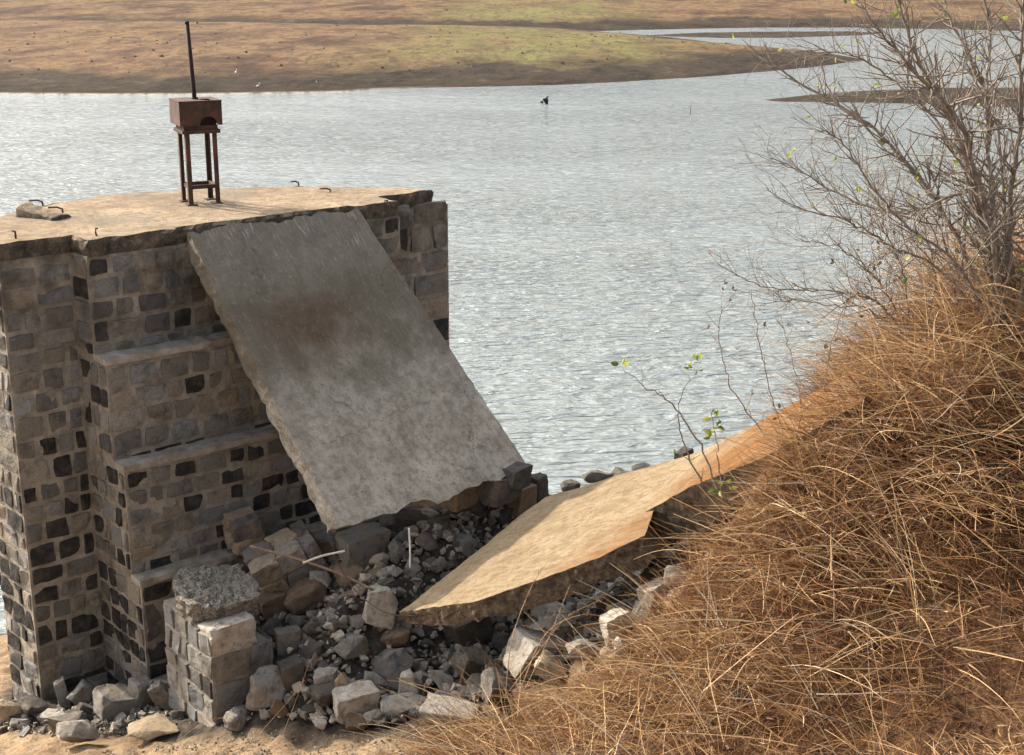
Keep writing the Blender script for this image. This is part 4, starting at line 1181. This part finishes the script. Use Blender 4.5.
def grass():
    rs = np.random.default_rng(5); sets = []
    view = [(q[0] - .12 * (q[1] > 8.4), q[1] + .06 * (q[1] > 8.4)) for q in GRASS[:12]] + [(2.45, 11.05), (2.7, 11.6), (4.6, 12.2), (4.9, 9.5), (3.6, 5.2), (2.2, 4.0), (.3, 5.6)]
    front = lambda x, y: np.clip((y - 5.9 - .35 * (x - 1)) / 1.5, .04, 1)
    tall = lambda x, y: np.clip((sdist(x, y, GRASS) + .02) / .32, 0, 1) * front(x, y)
    hs = lambda x, y: np.clip(.20 + sdist(x, y, GRASS) / .95, .16, 1) * np.clip((y - 5.0) / 2.4, .3, 1) * np.clip(1 + (y - 8.3) * .18, .9, 1.3)
    patch = lambda x, y: np.clip(.55 + 1.5 * vnoise(x, y, 2.1, 6), .05, 1)
    def flat(n, L, w, tm, ts, seed, zmin, zmax, K=7, thm=1.35, ths=.22, dr=.25):
        """straws lying across one another in the mat"""
        x, y = sample(view, n, rs, lambda a, b: tall(a, b))
        keep = rs.uniform(size=n) < patch(x, y); x, y = x[keep], y[keep]; n = len(x)
        roots = np.stack([x, y, G(x, y) + hs(x, y) * rs.uniform(zmin, zmax, n)], 1)
        az = rs.normal(math.pi + .35, 1.25, n) + 1.0 * vnoise(x, y, 1.2, 3)
        return strands(n, roots, rs.uniform(L[0], L[1], n), K, az, rs.normal(thm, ths, n), rs.normal(dr, .25, n), .22, rs.uniform(w[0], w[1], n), seed), np.clip(rs.normal(tm, ts, n) + .12 * vnoise(x, y, 3, 9), 0, 1)
    # litter on the ground
    n = 15000; x, y = sample(view, n, rs, lambda a, b: np.clip((sdist(a, b, GRASS) + .12) / .35, .0, 1))
    cl = vnoise(x, y, 2.2, 8)
    roots = np.stack([x, y, G(x, y) + rs.uniform(0, .06, n)], 1)
    sets.append((strands(n, roots, rs.uniform(.05, .26, n), 4, rs.uniform(0, 6.28, n), rs.uniform(1.2, 1.6, n), rs.uniform(0, .3, n), .5, rs.uniform(.0028, .008, n), 31), np.clip(rs.normal(.40, .24, n) + .25 * cl, 0, 1)))
    # the mat, lower dark layer and upper lighter layer
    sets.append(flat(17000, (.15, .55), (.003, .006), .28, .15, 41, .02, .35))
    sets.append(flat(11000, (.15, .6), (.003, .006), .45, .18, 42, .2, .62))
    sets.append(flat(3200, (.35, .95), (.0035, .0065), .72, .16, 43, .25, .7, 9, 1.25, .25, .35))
    sets.append(flat(5000, (.04, .16), (.004, .010), .38, .22, 44, .1, .6, 3, 1.3, .5, .3))
    # tufts: red-brown blades that share a root and a lean
    nt = 900; tx, ty = sample(view, nt, rs, tall)
    per = 14; n = nt * per; tid = np.repeat(np.arange(nt), per)
    x = tx[tid] + rs.normal(0, .05, n); y = ty[tid] + rs.normal(0, .05, n)
    taz = rs.normal(math.pi + .3, 1.15, nt) + 1.2 * vnoise(tx, ty, 1.4, 2); tl_ = rs.uniform(.2, 1.1, nt); th_ = rs.uniform(.5, 1.1, nt); tt = rs.normal(.34, .13, nt)
    roots = np.stack([x, y, G(x, y)], 1)
    sets.append((strands(n, roots, hs(x, y) * th_[tid] * rs.uniform(.25, .85, n), 7, taz[tid] + rs.normal(0, .8, n), np.abs(tl_[tid] + rs.normal(0, .3, n)), rs.uniform(.1, 1.2, n), .5, rs.uniform(.003, .006, n), 32), np.clip(tt[tid] + rs.normal(0, .13, n), 0, 1)))
    # long pale arching straws
    nt = 260; tx, ty = sample(view, nt, rs, tall); per = 7; n = nt * per; tid = np.repeat(np.arange(nt), per)
    x = tx[tid] + rs.normal(0, .04, n); y = ty[tid] + rs.normal(0, .04, n)
    taz = rs.normal(math.pi + .35, 1.0, nt) + 1.1 * vnoise(tx, ty, 1.1, 4)
    roots = np.stack([x, y, G(x, y)], 1)
    sets.append((strands(n, roots, hs(x, y) * rs.uniform(.6, 1.3, n), 10, taz[tid] + rs.normal(0, .7, n), np.abs(rs.normal(.55, .3, n)), rs.uniform(.1, 1.2, n), .2, rs.uniform(.0035, .0065, n), 33), np.clip(rs.normal(.72, .17, n), 0, 1)))
    # straws spilling over the near ground and the edge
    n = 1900; x, y = sample(view, n, rs, lambda a, b: np.clip(1 - np.abs(sdist(a, b, GRASS) - .35) / .45, 0, 1))
    roots = np.stack([x, y, G(x, y)], 1)
    sets.append((strands(n, roots, rs.uniform(.15, .7, n), 9, math.pi + .3 + rs.normal(0, 1.4, n), rs.uniform(.6, 1.5, n), rs.uniform(.3, 1.0, n), .6, rs.uniform(.003, .006, n), 34), np.clip(rs.normal(.6, .2, n), 0, 1)))
    n = 5200; x, y = sample(view, n, rs, lambda a, b: np.clip(1 - np.abs(sdist(a, b, GRASS) - .08) / .28, 0, 1) * (b > 8.2))
    roots = np.stack([x, y, G(x, y) + rs.uniform(-.02, .06, n)], 1)
    sets.append((strands(n, roots, rs.uniform(.08, .34, n), 5, rs.normal(math.pi + .5, 1.5, n), np.abs(rs.normal(1.0, .45, n)), rs.uniform(0, .8, n), .5, rs.uniform(.0028, .0056, n), 37), np.clip(rs.normal(.38, .2, n), 0, 1)))
    # loose reddish stalks standing along the upper edge of the bank
    nt = 130; tx, ty = sample(view, nt, rs, lambda a, b: np.clip(1 - np.abs(sdist(a, b, GRASS) - .22) / .35, 0, 1) * (b > 8.9)); per = 11; n = nt * per; tid = np.repeat(np.arange(nt), per)
    x = tx[tid] + rs.normal(0, .05, n); y = ty[tid] + rs.normal(0, .05, n); roots = np.stack([x, y, G(x, y)], 1); ta = rs.uniform(0, 6.28, nt); tv = rs.uniform(.15, .75, nt)
    sets.append((strands(n, roots, rs.uniform(.15, .55, n) * rs.uniform(.6, 1.25, nt)[tid], 7, ta[tid] + rs.normal(0, .7, n), np.abs(tv[tid] + rs.normal(0, .3, n)), rs.uniform(.0, .9, n), .3, rs.uniform(.003, .0058, n), 38), np.clip(rs.normal(.42, .2, n), 0, 1)))
    # tussocks along the broken brow of the bank
    brow = [np.array(q) for q in GRASS[2:12]]; nt = 210; seg = rs.integers(0, len(brow) - 1, nt); ff = rs.uniform(size=nt)
    tx = np.array([brow[a][0] + (brow[a + 1][0] - brow[a][0]) * f for a, f in zip(seg, ff)]) + rs.normal(.03, .09, nt)
    ty = np.array([brow[a][1] + (brow[a + 1][1] - brow[a][1]) * f for a, f in zip(seg, ff)]) + rs.normal(-.02, .07, nt)
    per = 26; n = nt * per; tid = np.repeat(np.arange(nt), per); sz = rs.uniform(.35, 1.0, nt) ** 1.3
    x = tx[tid] + rs.normal(0, .045, n); y = ty[tid] + rs.normal(0, .045, n); roots = np.stack([x, y, G(x, y) - .02], 1); ta = rs.normal(math.pi + .8, 1.3, nt); tv = rs.uniform(.1, .7, nt)
    sets.append((strands(n, roots, rs.uniform(.12, .5, n) * sz[tid], 6, ta[tid] + rs.normal(0, .9, n), np.abs(tv[tid] + rs.normal(0, .4, n)), rs.uniform(.0, 1.3, n), .5, rs.uniform(.003, .006, n), 39), np.clip(rs.normal(.40, .22, n), 0, 1)))
    # seed heads: bunches of short awns at the ends of standing straws
    nt = 420; tx, ty = sample(view, nt, rs, tall); per = 16; n = nt * per; tid = np.repeat(np.arange(nt), per)
    hz_ = hs(tx, ty) * rs.uniform(.45, .95, nt); az_ = rs.uniform(0, 6.28, nt); f = rs.uniform(0, .16, n)
    roots = np.stack([tx[tid] + np.cos(az_[tid]) * f, ty[tid] + np.sin(az_[tid]) * f, G(tx, ty)[tid] + hz_[tid] - f * .5], 1)
    sets.append((strands(n, roots, rs.uniform(.02, .06, n), 3, az_[tid] + rs.normal(0, .6, n), rs.uniform(.6, 1.9, n), rs.uniform(0, .4, n), .2, rs.uniform(.003, .006, n), 36), np.clip(rs.normal(.45, .2, n), 0, 1)))
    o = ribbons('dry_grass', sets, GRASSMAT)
    tag(o, 'thick tangle of long dry red-brown and straw coloured grass over the bank', 'dry grass', kind='stuff')
grass()

# ------------------------------------------------------------------ woody plants
BARK = mat_plain('grey brown bark', [(.3, (.105, .085, .068)), (.5, (.20, .168, .138)), (.7, (.34, .295, .25))], 18, .9, .004)
LEAF = mat_strand('young green leaf', [(0, (.06, .10, .02)), (.5, (.20, .26, .04)), (1, (.42, .42, .08))], .5, .35)
DRYLEAF = mat_strand('withered leaf', [(0, (.07, .045, .03)), (1, (.20, .13, .08))], .8, .2)
def spline(pts, n):
    pts = [np.array(p, float) for p in pts]; out = []
    P = [2 * pts[0] - pts[1]] + pts + [2 * pts[-1] - pts[-2]]
    for i in range(1, len(P) - 2):
        for k in range(n):
            t = k / n
            out.append(.5 * ((2 * P[i]) + (-P[i - 1] + P[i + 1]) * t + (2 * P[i - 1] - 5 * P[i] + 4 * P[i + 1] - P[i + 2]) * t ** 2 + (-P[i - 1] + 3 * P[i] - 3 * P[i + 1] + P[i + 2]) * t ** 3))
    return out + [pts[-1]]
def twig(mb, p, d, L, r, depth, rs, tips):
    n = max(3, int(L / .05)); pts = [p.copy()]; q = p.copy(); d = d / np.linalg.norm(d); dirs = []
    for k in range(n):
        d = d + rs.normal(0, .13, 3) + np.array([0, 0, .035]); d /= np.linalg.norm(d); dirs.append(d.copy())
        q = q + d * L / n; pts.append(q.copy())
    rad = list(np.linspace(r, max(.0012, r * .4), n + 1))
    mb.tube(pts, rad, 5 if r > .004 else 4, caps=False)
    if depth > 0:
        c = int(max(1, L / .085) * rs.uniform(.6, 1.1))
        for j in range(c):
            k = int(rs.integers(max(1, n // 5), n)); dd = dirs[k] + rs.normal(0, .75, 3) * np.array([1, .8, 1]); dd[2] += .15
            twig(mb, pts[k + 1], dd, L * rs.uniform(.22, .5), rad[k + 1] * .65, depth - 1, rs, tips)
    else: tips.append((pts[-1], d))
def leaf_mesh(mb, p, d, size, rs, n=1):
    for _ in range(n):
        d2 = np.array(d) + rs.normal(0, .6, 3); d2 /= np.linalg.norm(d2)
        s = np.cross(d2, rs.normal(size=3)); s /= np.linalg.norm(s); nn = np.cross(d2, s)
        L = size * rs.uniform(.7, 1.2); w = L * rs.uniform(.22, .34)
        V = [p, p + d2 * L * .35 + s * w + nn * w * .4, p + d2 * L * .4, p + d2 * L * .35 - s * w + nn * w * .4, p + d2 * L * .75 + s * w * .7 + nn * w * .2, p + d2 * L * .78 - nn * w * .1, p + d2 * L * .75 - s * w * .7 + nn * w * .2, p + d2 * L - nn * w * .4]
        mb.add(V, [[0, 1, 2], [0, 2, 3], [1, 4, 5, 2], [2, 5, 6, 3], [4, 7, 5], [5, 7, 6]], rs.uniform())
def shrub(name, label, cat, stems, Lt, depth, density, leaves, seed, leafmat=LEAF, leafsize=.05, leafpx=(), Y0=9.6):
    """stems: list of (pixel path with own distances, base radius)"""
    rs = np.random.default_rng(seed)
    b = at(stems[0][0][0][0], stems[0][0][0][1], stems[0][0][0][2]); b[2] = float(G(b[0], b[1]))
    root = empty(name, tuple(b)); tag(root, label, cat); inv = Vector(b)
    tw = MB(); tips = []
    for path, r0 in stems:
        r0 *= .92
        pts = spline([at(u, v, Y) for u, v, Y in path], 7)
        if path[0][1] > 240 or len(path[0]) > 3: pass
        L = sum(np.linalg.norm(pts[i + 1] - pts[i]) for i in range(len(pts) - 1))
        pts = [p + rs.normal(0, .006, 3) * (0 < i) for i, p in enumerate(pts)]
        rad = np.linspace(r0, max(.0022, r0 * .22), len(pts))
        m = MB(); m.tube([Vector(p) - inv for p in pts], list(rad), 7)
        m.build('stem', BARK, root, True)
        for j in range(int(L * density)):
            k = int(rs.integers(int(len(pts) * .12), len(pts) - 1)); t = pts[k + 1] - pts[k]; t = t / np.linalg.norm(t)
            d = t * .7 + rs.normal(0, .6, 3) * np.array([1, .8, 1]); d[2] += .2
            twig(tw, pts[k], d, Lt * rs.uniform(.4, 1.1) * (1.2 - .6 * k / len(pts)), min(rad[k] * .6, .008), depth, rs, tips)
    tw.v = [tuple(np.array(p) - b) for p in tw.v]
    tw.build('twigs', BARK, root, True)
    lm = MB()
    if tips and leaves:
        for i in rs.choice(len(tips), min(leaves, len(tips)), replace=False):
            leaf_mesh(lm, tips[i][0] - b, tips[i][1], leafsize, rs, int(rs.integers(1, 3)))
    for (u, v, Y, n) in leafpx:
        p = at(u, v, Y)
        for _ in range(n): leaf_mesh(lm, p - b + rs.normal(0, .018, 3), np.array([-.3, -.3, .3]), leafsize, rs)
    if lm.v: lm.build('leaves', leafmat, root)
Yb = 9.3
shrub('bare_shrub', 'tall bare grey-brown shrub with a few yellow-green leaves behind the dry grass at right', 'shrub', [
    ([(1000, 335, 9.3), (985, 230, 9.3), (955, 130, 9.2), (915, 50, 9.1), (890, -30, 9.0)], .026),
    ([(1003, 335, 9.4), (950, 225, 9.6), (905, 160, 9.8), (850, 112, 10.0), (795, 80, 10.2), (742, 42, 10.3)], .018),
    ([(1006, 335, 9.3), (990, 230, 9.1), (962, 130, 8.9), (925, 82, 8.7), (895, 50, 8.6), (862, 5, 8.5)], .022),
    ([(1010, 335, 9.3), (992, 200, 9.4), (986, 100, 9.5), (990, 40, 9.6), (983, -30, 9.6)], .022),
    ([(1012, 335, 9.3), (1010, 220, 9.2), (1020, 120, 9.0), (1022, 30, 8.9), (1030, -40, 8.9)], .024),
    ([(1002, 335, 9.4), (1000, 240, 9.5), (972, 192, 9.5), (912, 212, 9.6), (868, 207, 9.7), (826, 187, 9.8), (790, 166, 9.9), (768, 158, 9.9)], .014),
    ([(996, 335, 9.2), (955, 262, 9.0), (905, 225, 8.9), (872, 185, 8.8), (840, 140, 8.7), (815, 130, 8.6)], .012),
    ([(1004, 335, 9.3), (975, 200, 9.3), (935, 120, 9.4), (880, 70, 9.5), (842, 52, 9.5), (790, 52, 9.6)], .013),
    ([(1008, 335, 9.5), (1000, 150, 9.7), (975, 70, 9.8), (950, 20, 9.9), (940, -30, 9.9)], .016),
    ([(1014, 335, 9.2), (1040, 200, 9.1), (1060, 90, 9.0), (1075, -20, 9.0)], .022),
    ([(1016, 335, 9.2), (1060, 250, 9.3), (1110, 160, 9.4), (1150, 60, 9.5)], .02),
    ([(998, 335, 9.3), (940, 270, 9.3), (890, 245, 9.2), (850, 222, 9.2), (800, 208, 9.2), (765, 190, 9.2)], .010),
  ], .42, 2, 30, 70, 71, LEAF, .042,
  [(736, 43, 10.3, 1), (900, 10, 9, 3), (922, 82, 8.8, 3), (875, 88, 9, 2), (868, 172, 9.7, 3), (958, 150, 9.3, 5), (895, 22, 9, 2), (848, 5, 8.5, 2), (862, 40, 9, 2), (935, 160, 9, 2)])
shrub('bare_bush', 'low dry twiggy bush rising from the grass left of the tall bare shrub', 'bush', [
    ([(905, 335, 9.9), (880, 305, 9.9), (845, 292, 9.9), (800, 290, 10.0), (755, 284, 10.0), (716, 262, 10.0)], .009),
    ([(905, 335, 9.9), (885, 290, 9.8), (860, 262, 9.8), (830, 245, 9.8), (800, 240, 9.8)], .008),
    ([(900, 335, 9.9), (868, 310, 9.9), (830, 305, 9.9), (790, 300, 10.0), (760, 305, 10.0)], .007),
    ([(908, 335, 9.8), (905, 280, 9.8), (890, 240, 9.8), (880, 210, 9.8), (872, 180, 9.8)], .008),
    ([(925, 335, 9.7), (935, 280, 9.7), (925, 230, 9.7), (900, 190, 9.7)], .008),
    ([(945, 335, 9.6), (960, 270, 9.6), (965, 220, 9.6), (950, 180, 9.6)], .008),
  ], .42, 2, 30, 70, 72, DRYLEAF, .035, [])
# saplings and dry stalks by the tan slab
shrub('green_sapling', 'thin sapling with bright green leaf clusters beside the tan slab', 'sapling', [
    ([(722, 500, 9.4), (700, 478, 9.4), (684, 445, 9.4), (678, 410, 9.4), (690, 375, 9.4)], .0095),
    ([(722, 500, 9.4), (700, 445, 9.5), (672, 405, 9.6), (650, 390, 9.6), (622, 368, 9.7)], .009),
    ([(722, 500, 9.4), (720, 470, 9.4), (716, 440, 9.4), (712, 412, 9.4)], .007),
  ], .16, 1, 4, 6, 73, LEAF, .055, [(620, 367, 9.7, 4), (692, 370, 9.4, 5), (701, 356, 9.4, 4), (712, 414, 9.4, 6), (714, 426, 9.4, 7), (711, 434, 9.4, 5), (718, 486, 9.3, 4), (731, 487, 9.3, 3)])
shrub('dry_vine', 'leggy dry vine curving up past the right end of the tan slab', 'vine', [
    ([(800, 470, 9.6), (770, 440, 9.7), (738, 400, 9.8), (722, 360, 9.8), (720, 320, 9.8), (732, 300, 9.8)], .006),
    ([(800, 470, 9.6), (780, 420, 9.7), (765, 370, 9.8), (757, 330, 9.8), (752, 295, 9.8)], .006),
    ([(800, 470, 9.6), (800, 400, 9.7), (790, 350, 9.8), (778, 318, 9.8)], .005),
    ([(802, 470, 9.6), (822, 400, 9.7), (835, 330, 9.7), (860, 280, 9.7), (880, 255, 9.7)], .007),
    ([(802, 470, 9.6), (830, 420, 9.7), (850, 350, 9.7), (862, 300, 9.8)], .006),
  ], .22, 1, 9, 26, 74, DRYLEAF, .04, [(712, 255, 9.8, 2), (726, 291, 9.8, 2)])
def weed(name, label, paths, r, seed, mat, cat='weed'):
    rs = np.random.default_rng(seed); b = at(*paths[0][0]); root = empty(name, tuple(b)); tag(root, label, cat); hd = MB()
    for path in paths:
        pts = spline([at(*q) for q in path], 8); m = MB(); m.tube([Vector(p - b) for p in pts], list(np.linspace(r, r * .45, len(pts))), 5); m.build('stalk', mat, root, True)
        for p in pts[len(pts) // 2:]:
            for _ in range(2):
                d = rs.normal(0, 1, 3); d /= np.linalg.norm(d); q = p + d * rs.uniform(.02, .07); s = np.cross(d, [.3, .5, .8]) * .003
                hd.add([p - b - s, p - b + s, q - b], [[0, 1, 2]], rs.uniform(.2, .7))
    hd.build('seed_head', GRASSMAT, root)
STALK = mat_plain('dry stalk', [(.3, (.20, .115, .06)), (.5, (.34, .215, .115)), (.7, (.46, .33, .19))], 9, .7, 0)
weed('dry_weed', 'dry reddish grass stalks rising in front of the hollow under the tan slab', [
    [(505, 700, 9.1), (512, 640, 9.2), (530, 590, 9.3), (548, 560, 9.3)], [(520, 700, 9.1), (548, 640, 9.2), (570, 585, 9.3)],
    [(520, 690, 9.1), (545, 635, 9.2), (580, 615, 9.2), (610, 618, 9.2)], [(510, 690, 9.1), (540, 650, 9.2), (566, 618, 9.2), (600, 600, 9.2)]], .0035, 81, STALK)
weed('dry_weed', 'few thin dry stalks at the sandy edge right of the broken pier', [
    [(258, 735, 10.1), (285, 705, 10.1), (305, 680, 10.1)], [(280, 742, 10.0), (296, 700, 10.0), (310, 660, 10.1)], [(175, 742, 10.3), (205, 722, 10.3), (232, 716, 10.3)], [(330, 745, 10.0), (318, 720, 10.0), (322, 705, 10.0)]], .0018, 82, STALK)
# loose rods, stick and wire among the rubble
def rod(name, label, path, r, mat, cat):
    pts = spline([at(*q) for q in path], 6); b = pts[0]; m = MB(); m.tube([Vector(p - b) for p in pts], r, 7)
    o = m.build(name, mat, None, True); o.location = tuple(b); tag(o, label, cat)
WHITE = mat_plain('bleached wood', [(.3, (.42, .38, .31)), (.7, (.62, .58, .50))], 14, .8, .003)
rod('bleached_stick', 'short bleached white stick standing upright in the rubble', [(410, 568, 11.0), (410, 548, 11.08), (409, 528, 11.15)], .008, WHITE, 'stick')
rod('rusty_rod', 'long brown rusty rod lying across the fallen masonry chunk', [(250, 546, 11.05), (300, 560, 10.95), (340, 574, 10.85), (373, 590, 10.75)], .011, mat_plain('brown rod', [(.3, (.12, .08, .055)), (.7, (.22, .155, .11))], 20, .8, .003), 'rod')
rod('pale_stick', 'pale short stick crossing the rusty rod', [(303, 563, 10.85), (322, 556, 10.9), (345, 551, 10.95)], .009, WHITE, 'stick')
rod('thin_wire', 'thin bent wire hanging from the rod to the tan slab tip', [(328, 530, 11.0), (337, 560, 10.9), (355, 590, 10.7), (385, 612, 10.3), (420, 616, 10.2), (470, 611, 10.1)], .0045, RUST, 'wire')

# ------------------------------------------------------------------ things on the lake
def snag():
    p = hz(545, 104, 0); m = MB()
    root = empty('tree_stump', tuple(p)); tag(root, 'small black snag sticking out of the lake water', 'stump')
    me = rock_mesh('snag', 55, (.42, .3, .42), 'angular'); o = link('stump_body', me, mat_plain('wet black wood', [(.3, (.012, .012, .012)), (.7, (.03, .028, .025))], 6, .7, .01), root); o.location = (.02, 0, .12)
    m.tube([(0, 0, .2), (.12, 0, .38), (.2, .05, .42)], [.07, .05, .03], 7); m.tube([(-.1, 0, .1), (-.28, 0, .12)], [.08, .05], 7); m.build('broken_branch', o.data.materials[0], root, True)
snag()
p_ = hz(690, 114, 0); m_ = MB(); m_.tube([(0, 0, -.3), (.02, 0, .3), (.03, 0, .52)], [.03, .025, .02], 6)
o_ = m_.build('wooden_stake', BARK, None, True); o_.location = tuple(p_); tag(o_, 'thin dark stake standing in open water near the peninsula', 'stake')
WF = mat_plain('white plumage', [(.3, (.75, .75, .72)), (.7, (.82, .82, .80))], 5, .8, 0)
LEGM = mat_plain('dark legs', [(.3, (.03, .03, .03)), (.7, (.05, .05, .05))], 5, .8, 0)
def egret(u, v, zoff, label, rz):
    d = ray(u, v); p = None
    dg = bpy.context.evaluated_depsgraph_get() if False else None
    p = hz(u, v, zoff)
    root = empty('white_egret', tuple(p), rz); root.scale = (.6, .6, .6); tag(root, label, 'egret', 'white egrets on the far shore')
    b = MB(); b.tube([(-.22, 0, .24), (-.12, 0, .29), (0, 0, .33), (.1, 0, .35), (.15, 0, .42), (.12, 0, .52), (.15, 0, .60), (.20, 0, .61), (.29, 0, .595)], [.01, .06, .085, .06, .032, .024, .026, .03, .006], 8)
    b.build('egret_body', WF, root, True)
    for s in (-1, 1):
        l = MB(); l.tube([(.0, s * .03, .27), (.01, s * .03, .14), (0, s * .03, 0)], .008, 5); l.build('leg', LEGM, root)
egret(258, 89, .15, 'white egret standing at the water edge of the peninsula, middle one', .3)
egret(318, 87, .15, 'white egret at the water edge, rightmost of the three on the peninsula', 2.6)
egret(236, 75, .9, 'white egret higher on the dark bank, leftmost of the three', 1.2)
